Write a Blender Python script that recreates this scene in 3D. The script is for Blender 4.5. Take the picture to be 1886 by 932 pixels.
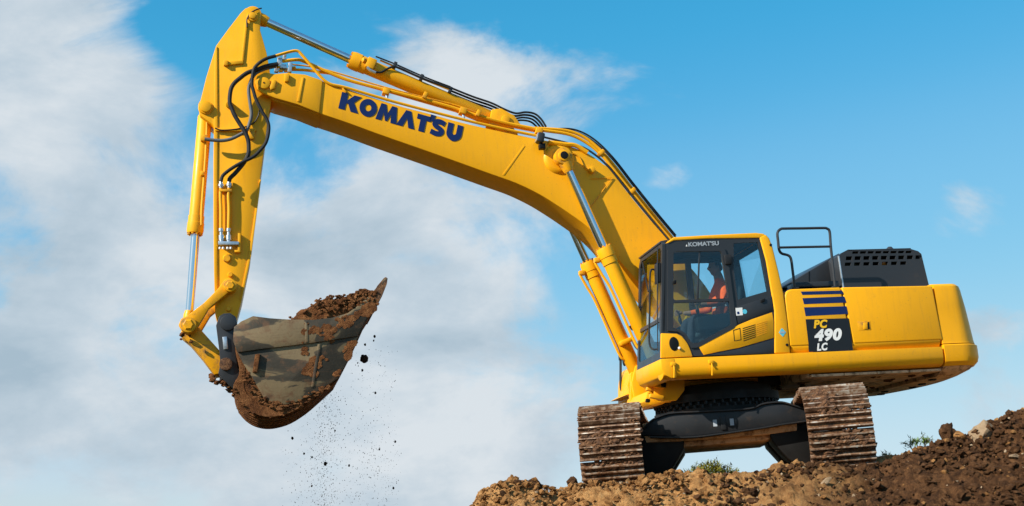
import bpy, bmesh, math, random
import numpy as np
from mathutils import Vector, Matrix, Euler, noise

# ------------------------------------------------------------------ scene, camera, sky, sun
for o in list(bpy.data.objects):
    bpy.data.objects.remove(o)
scene = bpy.context.scene
COL = scene.collection
random.seed(7)
R = math.radians

cam_data = bpy.data.cameras.new('camera')
cam_data.sensor_width = 36.0
cam_data.lens = 2300.0 / 1886.0 * 36.0
cam_data.clip_end = 8000.0
cam = bpy.data.objects.new('camera', cam_data)
cam.location = (-3.0362, -18.0905, -0.7101)
cam.rotation_euler = (math.pi / 2 + 0.22813, 0, 0)
COL.objects.link(cam)
scene.camera = cam
CAML = Vector(cam.location)

scene.view_settings.view_transform = 'Standard'
scene.view_settings.look = 'None'
scene.view_settings.gamma = 1.0
scene.view_settings.use_curve_mapping = False
EXPO = 0.58
scene.view_settings.exposure = EXPO

SUN_TRAVEL = Vector((0.655, 0.425, -0.45)).normalized()   # direction the light travels
SUN_EL = math.asin(-SUN_TRAVEL.z)
SUN_AZ = math.atan2(-SUN_TRAVEL.x, -SUN_TRAVEL.y)       # from +Y, clockwise

world = bpy.data.worlds.new('World')
scene.world = world
world.use_nodes = True


def build_sky():
    nt = world.node_tree
    N, L = nt.nodes, nt.links
    N.clear()
    out = N.new('ShaderNodeOutputWorld')
    bg = N.new('ShaderNodeBackground')
    bg.inputs['Strength'].default_value = 0.12
    L.new(bg.outputs[0], out.inputs[0])
    sky = N.new('ShaderNodeTexSky')
    sky.sky_type = 'NISHITA'
    sky.sun_disc = False
    sky.sun_elevation = SUN_EL
    sky.sun_rotation = SUN_AZ
    sky.air_density = 1.0
    sky.dust_density = 0.2
    sky.ozone_density = 2.0
    hsv = N.new('ShaderNodeHueSaturation')
    hsv.inputs['Hue'].default_value = 0.495
    hsv.inputs['Saturation'].default_value = 1.22
    hsv.inputs['Value'].default_value = 1.5
    L.new(sky.outputs[0], hsv.inputs['Color'])
    # colour response: the photograph holds the pale horizon well below white
    sep = N.new('ShaderNodeSeparateColor'); L.new(hsv.outputs[0], sep.inputs[0])
    com = N.new('ShaderNodeCombineColor')
    ev = 1.0 / (0.12 * 2 ** EXPO)
    for ch, stops in enumerate(SKY_CURVES):
        sc = N.new('ShaderNodeMath'); sc.operation = 'MULTIPLY'; sc.inputs[1].default_value = 0.12 / 2.0
        L.new(sep.outputs[ch], sc.inputs[0])
        fc = N.new('ShaderNodeFloatCurve')
        cv = fc.mapping.curves[0]
        pts = [(0.0, 0.0)] + [(a / 2.0, b) for a, b in stops] + [(1.0, stops[-1][1] * 1.04)]
        while len(cv.points) < len(pts): cv.points.new(0.5, 0.5)
        for q, (a, b) in zip(cv.points, pts): q.location = (a, b); q.handle_type = 'AUTO_CLAMPED'
        fc.mapping.update()
        L.new(sc.outputs[0], fc.inputs['Value'])
        up = N.new('ShaderNodeMath'); up.operation = 'MULTIPLY'; up.inputs[1].default_value = ev
        L.new(fc.outputs[0], up.inputs[0]); L.new(up.outputs[0], com.inputs[ch])
    tc = N.new('ShaderNodeTexCoord')
    vec = tc.outputs['Generated']

    def math_(op, a, b=None, clamp=False):
        n = N.new('ShaderNodeMath'); n.operation = op; n.use_clamp = clamp
        for i, v in enumerate((a, b)):
            if v is None: continue
            if isinstance(v, (int, float)): n.inputs[i].default_value = v
            else: L.new(v, n.inputs[i])
        return n.outputs[0]

    def noise_(scale, detail, rough, stretch=(1, 1, 1), off=(0, 0, 0), dist=0.0):
        mp = N.new('ShaderNodeMapping')
        mp.inputs['Scale'].default_value = stretch
        mp.inputs['Location'].default_value = off
        L.new(vec, mp.inputs['Vector'])
        n = N.new('ShaderNodeTexNoise')
        n.inputs['Scale'].default_value = scale
        n.inputs['Detail'].default_value = detail
        n.inputs['Roughness'].default_value = rough
        n.inputs['Distortion'].default_value = dist
        L.new(mp.outputs[0], n.inputs['Vector'])
        return n.outputs['Fac']

    def patch(d, rx, rz, amp):
        s = N.new('ShaderNodeVectorMath'); s.operation = 'SUBTRACT'
        L.new(vec, s.inputs[0]); s.inputs[1].default_value = d
        m = N.new('ShaderNodeVectorMath'); m.operation = 'MULTIPLY'
        L.new(s.outputs[0], m.inputs[0]); m.inputs[1].default_value = (1 / rx, 1 / rx, 1 / rz)
        l = N.new('ShaderNodeVectorMath'); l.operation = 'LENGTH'
        L.new(m.outputs[0], l.inputs[0])
        r = N.new('ShaderNodeMapRange'); r.interpolation_type = 'SMOOTHERSTEP'
        r.inputs['From Min'].default_value = 1.0; r.inputs['From Max'].default_value = 0.0
        r.inputs['To Min'].default_value = 0.0; r.inputs['To Max'].default_value = amp
        L.new(l.outputs['Value'], r.inputs['Value'])
        return r.outputs[0]

    n1 = noise_(6.5, 12.0, 0.60, (1, 1, 1.5), (0.31, 0.2, 0.12), 0.35)
    cover = math_('ADD', math_('MULTIPLY', n1, 3.0), -1.36)
    for d, rx, rz, amp in CLOUDS:
        cover = math_('ADD', cover, patch(d, rx, rz, amp))
    dens = N.new('ShaderNodeMapRange'); dens.interpolation_type = 'SMOOTHSTEP'
    dens.inputs['From Min'].default_value = 0.0; dens.inputs['From Max'].default_value = 0.70
    dens.inputs['To Max'].default_value = 0.97
    L.new(cover, dens.inputs['Value'])
    # body of the cloud: sunlit white against shaded blue grey, from slower noise
    n2 = noise_(7.0, 10.0, 0.60, (1, 1, 1.8), (1.7, 0.4, 2.2), 0.2)
    shade = math_('ADD', math_('MULTIPLY', n2, 2.1), -0.40)
    for d, rx, rz, amp in CLOUD_SHADE:
        shade = math_('ADD', shade, patch(d, rx, rz, amp))
    sh = N.new('ShaderNodeValToRGB')
    e = sh.color_ramp.elements
    k = ev
    e[0].position = 0.10; e[0].color = (0.39 * k, 0.505 * k, 0.60 * k, 1)
    e[1].position = 0.92; e[1].color = (0.71 * k, 0.765 * k, 0.81 * k, 1)
    m = e.new(0.55); m.color = (0.54 * k, 0.635 * k, 0.715 * k, 1)
    L.new(shade, sh.inputs[0])
    mix = N.new('ShaderNodeMix'); mix.data_type = 'RGBA'
    L.new(dens.outputs[0], mix.inputs['Factor'])
    L.new(com.outputs[0], mix.inputs['A'])
    L.new(sh.outputs[0], mix.inputs['B'])
    L.new(mix.outputs['Result'], bg.inputs['Color'])


# where cloud banks stand in the sky: unit direction, half widths, strength
SKY_CURVES = (
    ((0.13, 0.052), (0.155, 0.078), (0.227, 0.180), (0.339, 0.258), (0.499, 0.375), (0.90, 0.545), (1.5, 0.60)),
    ((0.33, 0.375), (0.391, 0.420), (0.528, 0.520), (0.719, 0.600), (0.941, 0.672), (1.35, 0.755), (1.6, 0.78)),
    ((0.62, 0.680), (0.748, 0.755), (0.931, 0.820), (1.155, 0.850), (1.33, 0.858), (1.45, 0.863)))
_d = [(-0.3549, 0.8691, 0.3446), (-0.3254, 0.9068, 0.2678), (-0.2216, 0.9581, 0.1816), (-0.0792, 0.9794, 0.1856), (-0.0357, 0.9321, 0.3604), (-0.1041, 0.9292, 0.3547), (-0.2319, 0.89, 0.3926), (-0.1613, 0.9013, 0.4021), (0.0287, 0.9245, 0.3802), (-0.2869, 0.9513, 0.1129), (-0.1041, 0.9903, 0.0918), (0.1023, 0.9804, 0.1682), (0.2333, 0.9085, 0.3468), (0.1247, 0.9254, 0.3578), (0.1257, 0.9508, 0.2831), (0.3364, 0.9108, 0.2392), (0.003, 0.9884, 0.152), (-0.2296, 0.9392, 0.2554), (0.0421, 0.9582, 0.283), (-0.0835, 0.9569, 0.2781), (-0.3398, 0.9389, 0.055), (-0.162, 0.9851, 0.0577), (0.0245, 0.9972, 0.0711), (0.0888, 0.9306, 0.3552), (-0.3156, 0.9456, 0.0795), (-0.2572, 0.9517, 0.1676), (-0.164, 0.9461, 0.2794)]
CLOUDS = [
    (_d[0], 0.16, 0.10, 0.62), (_d[1], 0.22, 0.13, 0.50), (_d[2], 0.30, 0.16, 0.30),
    (_d[3], 0.22, 0.14, 0.28), (_d[4], 0.11, 0.06, 0.60), (_d[5], 0.11, 0.07, 0.30),
    (_d[6], 0.09, 0.065, -0.75), (_d[7], 0.11, 0.05, -0.45), (_d[8], 0.06, 0.04, -0.15),
    (_d[9], 0.28, 0.16, 0.34), (_d[10], 0.24, 0.14, 0.30),
    (_d[11], 0.13, 0.15, -0.18), (_d[12], 0.40, 0.30, -1.0), (_d[13], 0.07, 0.06, 0.30),
    (_d[14], 0.05, 0.035, 1.02), (_d[15], 0.06, 0.05, 0.72), (_d[16], 0.14, 0.14, 0.10),
    (_d[17], 0.14, 0.10, 0.14), (_d[18], 0.10, 0.10, 0.40),
    (_d[19], 0.17, 0.08, 0.30), (_d[20], 0.26, 0.10, 0.20), (_d[21], 0.30, 0.10, 0.30), (_d[22], 0.17, 0.08, 0.26), (_d[23], 0.09, 0.06, 0.24),
    (_d[24], 0.11, 0.05, -0.30), (_d[25], 0.09, 0.04, -0.22), (_d[26], 0.06, 0.04, -0.25),
]
_s = [(-0.3568, 0.8837, 0.3031), (-0.0356, 0.9274, 0.3723), (-0.1306, 0.9652, 0.2267), (-0.3645, 0.9204, 0.1416), (-0.3144, 0.9356, 0.1605), (-0.1049, 0.9538, 0.2817), (-0.1973, 0.9553, 0.22), (-0.0619, 0.9865, 0.1517), (-0.2681, 0.9139, 0.3047), (-0.3441, 0.9159, 0.2068), (-0.1286, 0.9905, 0.0496), (0.0245, 0.9962, 0.0838), (0.1247, 0.9254, 0.3578), (0.1257, 0.9508, 0.2831), (0.3364, 0.9108, 0.2392)]
CLOUD_SHADE = [
    (_s[0], 0.10, 0.07, 0.15), (_s[1], 0.09, 0.05, 0.30), (_s[2], 0.14, 0.04, -0.35),
    (_s[3], 0.06, 0.05, -0.35), (_s[4], 0.10, 0.06, 0.22), (_s[5], 0.16, 0.06, 0.18),
    (_s[6], 0.08, 0.04, -0.20), (_s[7], 0.10, 0.025, -0.35), (_s[8], 0.10, 0.06, -0.15),
    (_s[9], 0.08, 0.05, -0.20), (_s[10], 0.2, 0.06, 0.2), (_s[11], 0.14, 0.09, 0.15), (_s[12], 0.06, 0.05, 0.3), (_s[13], 0.05, 0.04, 0.4), (_s[14], 0.06, 0.05, 0.3),
]
build_sky()

sun_data = bpy.data.lights.new('sun', 'SUN')
sun_data.energy = 5.0
sun_data.angle = R(0.5)
sun_data.color = (1.0, 0.93, 0.82)
sun = bpy.data.objects.new('sun', sun_data)
sun.rotation_euler = SUN_TRAVEL.to_track_quat('-Z', 'Y').to_euler()
sun.location = (-12, -12, 20)
COL.objects.link(sun)

# ------------------------------------------------------------------ materials
MATS = {}


def new_mat(name):
    m = bpy.data.materials.new(name)
    m.use_nodes = True
    MATS[name] = m
    nt = m.node_tree
    return m, nt, nt.nodes['Principled BSDF']


def tex_noise(nt, scale, detail=6, rough=0.6, coord='Object', dist=0.0, stretch=None):
    tc = nt.nodes.new('ShaderNodeTexCoord')
    n = nt.nodes.new('ShaderNodeTexNoise')
    n.inputs['Scale'].default_value = scale
    n.inputs['Detail'].default_value = detail
    n.inputs['Roughness'].default_value = rough
    n.inputs['Distortion'].default_value = dist
    src = tc.outputs[coord]
    if stretch:
        mp = nt.nodes.new('ShaderNodeMapping'); mp.inputs['Scale'].default_value = stretch
        nt.links.new(src, mp.inputs['Vector']); src = mp.outputs[0]
    nt.links.new(src, n.inputs['Vector'])
    return n.outputs['Fac']


def ramp(nt, fac, stops):
    r = nt.nodes.new('ShaderNodeValToRGB')
    e = r.color_ramp.elements
    while len(e) < len(stops): e.new(0.5)
    for el, (p, c) in zip(e, stops):
        el.position = p
        el.color = (*c, 1) if len(c) == 3 else c
    nt.links.new(fac, r.inputs[0])
    return r.outputs[0]


def mixc(nt, fac, a, b):
    m = nt.nodes.new('ShaderNodeMix'); m.data_type = 'RGBA'
    for s, v in (('Factor', fac), ('A', a), ('B', b)):
        if isinstance(v, tuple): m.inputs[s].default_value = (*v, 1)
        elif isinstance(v, float): m.inputs[s].default_value = v
        else: nt.links.new(v, m.inputs[s])
    return m.outputs['Result']


def bump(nt, p, fac, strength, dist=0.01):
    b = nt.nodes.new('ShaderNodeBump')
    b.inputs['Strength'].default_value = strength
    b.inputs['Distance'].default_value = dist
    nt.links.new(fac, b.inputs['Height'])
    nt.links.new(b.outputs[0], p.inputs['Normal'])


def g(v): return (v, v, v)


def make_paint(name, col, dirt=(0.20, 0.11, 0.05), dirt_lo=0.62, dirt_hi=0.80, amount=0.30, rough=0.42, coat=0.06, var=0.025, streak=0.0):
    m, nt, p = new_mat(name)
    n = tex_noise(nt, 2.3, 5, 0.6)
    c2 = tuple(max(0, x * (1 - var * 2.2)) for x in col)
    base = ramp(nt, n, [(0.3, c2), (0.7, col)])
    d = ramp(nt, tex_noise(nt, 7.0, 9, 0.7, dist=0.3), [(dirt_lo, g(0)), (dirt_hi, g(amount))])
    col_o = mixc(nt, d, base, dirt)
    st = ramp(nt, tex_noise(nt, 6.0, 6, 0.6, stretch=(3.2, 3.2, 0.35)), [(0.50, g(0)), (0.74, g(streak))])
    col_o = mixc(nt, st, col_o, tuple(0.55 * c + 0.45 * q for c, q in zip(col, dirt)))
    sp = ramp(nt, tex_noise(nt, 42.0, 3, 0.5), [(0.69, g(0)), (0.74, g(streak * 1.4))])
    col_o = mixc(nt, sp, col_o, dirt)
    nt.links.new(col_o, p.inputs['Base Color'])
    rr = ramp(nt, tex_noise(nt, 5.0, 5, 0.6), [(0.3, g(rough - 0.08)), (0.7, g(rough + 0.12))])
    nt.links.new(rr, p.inputs['Roughness'])
    p.inputs['Coat Weight'].default_value = coat
    p.inputs['Coat Roughness'].default_value = 0.15
    p.inputs['Specular IOR Level'].default_value = 0.22
    bump(nt, p, tex_noise(nt, 1.6, 3, 0.5), 0.05, 0.008)
    return m


YEL = (0.86, 0.395, 0.005)
make_paint('yellow_paint', YEL, streak=0.30)
make_paint('yellow_paint_worn', (0.84, 0.375, 0.006), dirt_lo=0.50, dirt_hi=0.66, amount=0.8, streak=0.4)
make_paint('muddy_bounce_paint', (0.64, 0.43, 0.25), dirt=(0.16, 0.085, 0.045), dirt_lo=0.48, dirt_hi=0.62, amount=0.9, rough=0.6, coat=0.0)  # mud colour lightened to carry light bounced up from the ground
make_paint('charcoal_paint', (0.030, 0.033, 0.038), dirt=(0.10, 0.07, 0.045), dirt_lo=0.6, amount=0.25, rough=0.36, coat=0.15)
make_paint('undercarriage_paint', (0.013, 0.014, 0.016), dirt=(0.07, 0.042, 0.024), dirt_lo=0.55, dirt_hi=0.75, amount=0.5, rough=0.45, coat=0.1)  # paint taken darker to hold the shade under the machine
make_paint('navy_print', (0.006, 0.02, 0.105), dirt_lo=0.7, amount=0.1, rough=0.4, coat=0.1)
make_paint('black_print', (0.012, 0.014, 0.017), dirt_lo=0.7, amount=0.1, rough=0.4, coat=0.1)
make_paint('white_print', (0.80, 0.80, 0.78), dirt_lo=0.7, amount=0.1, rough=0.45, coat=0.0)
make_paint('amber_print', (0.88, 0.50, 0.02), dirt_lo=0.7, amount=0.1, rough=0.45, coat=0.0)
make_paint('grey_print', (0.34, 0.38, 0.42), dirt_lo=0.7, amount=0.1, rough=0.45, coat=0.0)
make_paint('cyan_print', (0.10, 0.52, 0.68), dirt_lo=0.7, amount=0.1, rough=0.45, coat=0.0)
make_paint('rubber', (0.018, 0.019, 0.021), dirt=(0.10, 0.09, 0.08), dirt_lo=0.55, amount=0.4, rough=0.5, coat=0.0)
make_paint('hose_grey', (0.12, 0.13, 0.14), dirt_lo=0.55, amount=0.4, rough=0.5, coat=0.0)
make_paint('interior_plastic', (0.022, 0.025, 0.028), dirt_lo=0.7, amount=0.1, rough=0.6, coat=0.0)
make_paint('seat_cloth', (0.05, 0.075, 0.085), dirt_lo=0.7, amount=0.1, rough=0.85, coat=0.0)
make_paint('dull_black', (0.006, 0.006, 0.006), dirt_lo=0.7, amount=0.1, rough=0.5, coat=0.0)  # plain black for fittings; painted shade on slew ring and legs
make_paint('orange_lens', (0.8, 0.25, 0.01), dirt_lo=0.8, amount=0.1, rough=0.2, coat=0.4)

m, nt, p = new_mat('chrome')
p.inputs['Base Color'].default_value = (0.72, 0.75, 0.79, 1)
p.inputs['Metallic'].default_value = 1.0
p.inputs['Roughness'].default_value = 0.16
m, nt, p = new_mat('zinc')
nt.links.new(ramp(nt, tex_noise(nt, 18, 4), [(0.3, (0.40, 0.45, 0.50)), (0.7, (0.62, 0.68, 0.73))]), p.inputs['Base Color'])
p.inputs['Metallic'].default_value = 0.75
p.inputs['Roughness'].default_value = 0.34

m, nt, p = new_mat('worn_steel')
nz = tex_noise(nt, 9, 8, 0.65, dist=0.4)
nt.links.new(ramp(nt, nz, [(0.44, (0.10, 0.045, 0.020)), (0.54, (0.30, 0.19, 0.12)), (0.64, (0.62, 0.53, 0.43))]), p.inputs['Base Color'])
nt.links.new(ramp(nt, nz, [(0.4, g(0.0)), (0.62, g(0.7))]), p.inputs['Metallic'])
p.inputs['Roughness'].default_value = 0.5
bump(nt, p, tex_noise(nt, 60, 5), 0.4, 0.004)

m, nt, p = new_mat('shoe_mud')
nt.links.new(ramp(nt, tex_noise(nt, 13, 10, 0.72, coord='Object', dist=0.5),
                  [(0.32, (0.016, 0.008, 0.004)), (0.46, (0.080, 0.033, 0.012)), (0.60, (0.175, 0.080, 0.030)), (0.76, (0.29, 0.17, 0.085))]), p.inputs['Base Color'])
p.inputs['Roughness'].default_value = 0.85
bump(nt, p, tex_noise(nt, 45, 8, 0.7), 0.9, 0.02)

# bucket steel: greyish olive bare steel with dried clay patches
m, nt, p = new_mat('bucket_steel')
patchn = tex_noise(nt, 1.35, 6, 0.55, dist=1.1, stretch=(0.8, 1, 1.7))
base = ramp(nt, patchn, [(0.44, (0.036, 0.029, 0.018)), (0.520, (0.060, 0.047, 0.028)), (0.537, (0.19, 0.135, 0.068))])
rust = ramp(nt, tex_noise(nt, 5.5, 9, 0.7, dist=0.5), [(0.52, g(0)), (0.66, g(0.85))])
c = mixc(nt, rust, base, (0.14, 0.066, 0.028))
scr = ramp(nt, tex_noise(nt, 9, 6, 0.6, stretch=(0.5, 1, 6.0)), [(0.56, g(0)), (0.70, g(0.55))])
c = mixc(nt, scr, c, (0.10, 0.055, 0.028))
nt.links.new(c, p.inputs['Base Color'])
p.inputs['Roughness'].default_value = 0.6
p.inputs['Metallic'].default_value = 0.15
bump(nt, p, tex_noise(nt, 14, 8, 0.65), 0.35, 0.01)

def soil_mat(name, a, b, c, d, s1=7.0):
    m, nt, p = new_mat(name)
    col = ramp(nt, tex_noise(nt, s1, 10, 0.72, dist=0.4), [(0.30, a), (0.46, b), (0.60, c), (0.76, d)])
    nt.links.new(col, p.inputs['Base Color'])
    p.inputs['Roughness'].default_value = 0.95
    p.inputs['Specular IOR Level'].default_value = 0.15
    bump(nt, p, tex_noise(nt, 22, 12, 0.80), 1.0, 0.06)
    return m

soil_mat('wet_soil', (0.04, 0.017, 0.009), (0.15, 0.058, 0.021), (0.26, 0.112, 0.042), (0.37, 0.19, 0.08), 9)
soil_mat('dark_clod', (0.025, 0.011, 0.005), (0.075, 0.034, 0.014), (0.14, 0.066, 0.028), (0.22, 0.12, 0.055), 9)
soil_mat('tan_clod', (0.10, 0.045, 0.016), (0.28, 0.130, 0.043), (0.42, 0.215, 0.078), (0.54, 0.32, 0.14), 9)
soil_mat('pale_stone', (0.26, 0.17, 0.10), (0.40, 0.28, 0.17), (0.50, 0.37, 0.24), (0.58, 0.46, 0.33), 4)
soil_mat('falling_soil', (0.02, 0.013, 0.01), (0.035, 0.022, 0.016), (0.05, 0.03, 0.02), (0.08, 0.05, 0.03), 6)

# heap: ochre clay at one end, dark topsoil at the other, with a ragged boundary
m, nt, p = new_mat('mound_soil')
tc = nt.nodes.new('ShaderNodeTexCoord')
sx = nt.nodes.new('ShaderNodeSeparateXYZ'); nt.links.new(tc.outputs['Object'], sx.inputs[0])
big = tex_noise(nt, 0.9, 6, 0.6)
ad = nt.nodes.new('ShaderNodeMath'); ad.operation = 'MULTIPLY_ADD'
nt.links.new(big, ad.inputs[0]); ad.inputs[1].default_value = 3.0; nt.links.new(sx.outputs['X'], ad.inputs[2])
mk = nt.nodes.new('ShaderNodeMapRange'); mk.interpolation_type = 'SMOOTHSTEP'
pl = nt.nodes.new('ShaderNodeMapRange'); pl.inputs['From Min'].default_value = -3.0; pl.inputs['From Max'].default_value = -2.2; pl.inputs['To Max'].default_value = -8.0
nt.links.new(sx.outputs['Y'], pl.inputs['Value'])  # unseen plateau behind the crest turned tan to bounce light upward
ad2 = nt.nodes.new('ShaderNodeMath'); ad2.operation = 'ADD'
nt.links.new(ad.outputs[0], ad2.inputs[0]); nt.links.new(pl.outputs[0], ad2.inputs[1])
mk.inputs['From Min'].default_value = 0.9; mk.inputs['From Max'].default_value = 2.6
nt.links.new(ad2.outputs[0], mk.inputs['Value'])
tan = ramp(nt, tex_noise(nt, 9, 11, 0.74, dist=0.5), [(0.30, (0.09, 0.040, 0.014)), (0.42, (0.33, 0.158, 0.054)), (0.55, (0.50, 0.265, 0.098)), (0.76, (0.60, 0.37, 0.17))])
dark = ramp(nt, tex_noise(nt, 8, 11, 0.74, dist=0.5), [(0.32, (0.016, 0.008, 0.004)), (0.48, (0.075, 0.033, 0.013)), (0.60, (0.150, 0.070, 0.028)), (0.78, (0.27, 0.145, 0.065))])
heap_c = mixc(nt, mk.outputs[0], tan, dark)
# unseen plain around the heap, darkened to cut light bounced onto undersides
lo = nt.nodes.new('ShaderNodeMapRange'); lo.inputs['From Min'].default_value = -1.9; lo.inputs['From Max'].default_value = -1.2
nt.links.new(sx.outputs['Z'], lo.inputs['Value'])
dark_plain = ramp(nt, tex_noise(nt, 1.2, 8, 0.7), [(0.35, (0.030, 0.040, 0.012)), (0.65, (0.060, 0.065, 0.022))])
nt.links.new(mixc(nt, lo.outputs[0], dark_plain, heap_c), p.inputs['Base Color'])
p.inputs['Roughness'].default_value = 0.95
p.inputs['Specular IOR Level'].default_value = 0.15
bump(nt, p, tex_noise(nt, 16, 14, 0.80, dist=0.3), 0.9, 0.08)

def leaf_mat(name, a, b):
    m, nt, p = new_mat(name)
    nt.links.new(ramp(nt, tex_noise(nt, 9, 3), [(0.35, a), (0.65, b)]), p.inputs['Base Color'])
    p.inputs['Roughness'].default_value = 0.55
    p.inputs['Subsurface Weight'].default_value = 0.0
    p.inputs['Transmission Weight'].default_value = 0.0
leaf_mat('leaf', (0.05, 0.075, 0.008), (0.26, 0.23, 0.015))
leaf_mat('grass_blade', (0.05, 0.11, 0.02), (0.13, 0.20, 0.04))
leaf_mat('twig', (0.06, 0.04, 0.02), (0.10, 0.07, 0.035))

def glass_mat(name, tint, refl):
    m = bpy.data.materials.new(name); m.use_nodes = True; MATS[name] = m
    nt = m.node_tree; nt.nodes.clear()
    out = nt.nodes.new('ShaderNodeOutputMaterial')
    tr = nt.nodes.new('ShaderNodeBsdfTransparent'); tr.inputs[0].default_value = (*tint, 1)
    gl = nt.nodes.new('ShaderNodeBsdfGlossy'); gl.inputs['Roughness'].default_value = 0.03
    gl.inputs['Color'].default_value = (0.9, 0.95, 1, 1)
    ge = nt.nodes.new('ShaderNodeNewGeometry')
    dt = nt.nodes.new('ShaderNodeVectorMath'); dt.operation = 'DOT_PRODUCT'
    nt.links.new(ge.outputs['Normal'], dt.inputs[0]); nt.links.new(ge.outputs['Incoming'], dt.inputs[1])
    def mth(op, a, b):
        n = nt.nodes.new('ShaderNodeMath'); n.operation = op
        for i, v in enumerate((a, b)):
            if isinstance(v, (int, float)): n.inputs[i].default_value = v
            else: nt.links.new(v, n.inputs[i])
        return n
    ab = nt.nodes.new('ShaderNodeMath'); ab.operation = 'ABSOLUTE'; nt.links.new(dt.outputs['Value'], ab.inputs[0])
    fr = mth('MULTIPLY_ADD', mth('POWER', mth('SUBTRACT', 1.0, ab.outputs[0]).outputs[0], 5.0).outputs[0], 0.9)
    fr.inputs[2].default_value = refl
    mx = nt.nodes.new('ShaderNodeMixShader')
    nt.links.new(fr.outputs[0], mx.inputs[0]); nt.links.new(tr.outputs[0], mx.inputs[1]); nt.links.new(gl.outputs[0], mx.inputs[2])
    nt.links.new(mx.outputs[0], out.inputs[0])
glass_mat('cab_glass', (0.90, 0.955, 0.965), 0.035)
glass_mat('dark_glass', (0.82, 0.92, 0.95), 0.035)
glass_mat('lower_glass', (0.66, 0.78, 0.81), 0.05)

def cloth(name, col):
    m, nt, p = new_mat(name)
    c2 = tuple(x * 0.7 for x in col)
    nt.links.new(ramp(nt, tex_noise(nt, 14, 5), [(0.3, c2), (0.7, col)]), p.inputs['Base Color'])
    p.inputs['Roughness'].default_value = 0.9
    bump(nt, p, tex_noise(nt, 22, 4), 0.5, 0.02)
cloth('orange_hivis', (0.95, 0.13, 0.015))
cloth('dark_trousers', (0.03, 0.035, 0.05))
cloth('skin', (0.32, 0.17, 0.11))
cloth('hair', (0.02, 0.015, 0.012))
cloth('silver_tape', (0.5, 0.52, 0.52))

# ------------------------------------------------------------------ mesh helpers
ROT = Matrix(((0.977259, -0.200129, -0.070092), (0.200055, 0.979751, -0.008154), (0.070305, -0.006054, 0.997507)))
MACH = ROT.to_4x4()


def catmull(pts, n=6, closed=False):
    P = [np.array(p, float) for p in pts]
    out = []
    m = len(P)
    rng = range(m) if closed else range(m - 1)
    for i in rng:
        p1, p2 = P[i], P[(i + 1) % m]
        p0 = P[i - 1] if (closed or i > 0) else 2 * p1 - p2
        p3 = P[(i + 2) % m] if (closed or i + 2 < m) else 2 * p2 - p1
        for k in range(n):
            t = k / n
            out.append(tuple(0.5 * (2 * p1 + (p2 - p0) * t + (2 * p0 - 5 * p1 + 4 * p2 - p3) * t * t + (3 * p1 - p0 - 3 * p2 + p3) * t ** 3)))
    if not closed: out.append(tuple(P[-1]))
    return out


def frame_of(d):
    d = d.normalized()
    up = Vector((0, 0, 1)) if abs(d.z) < 0.9 else Vector((0, 1, 0))
    a = d.cross(up).normalized()
    return a, a.cross(d).normalized()


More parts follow.
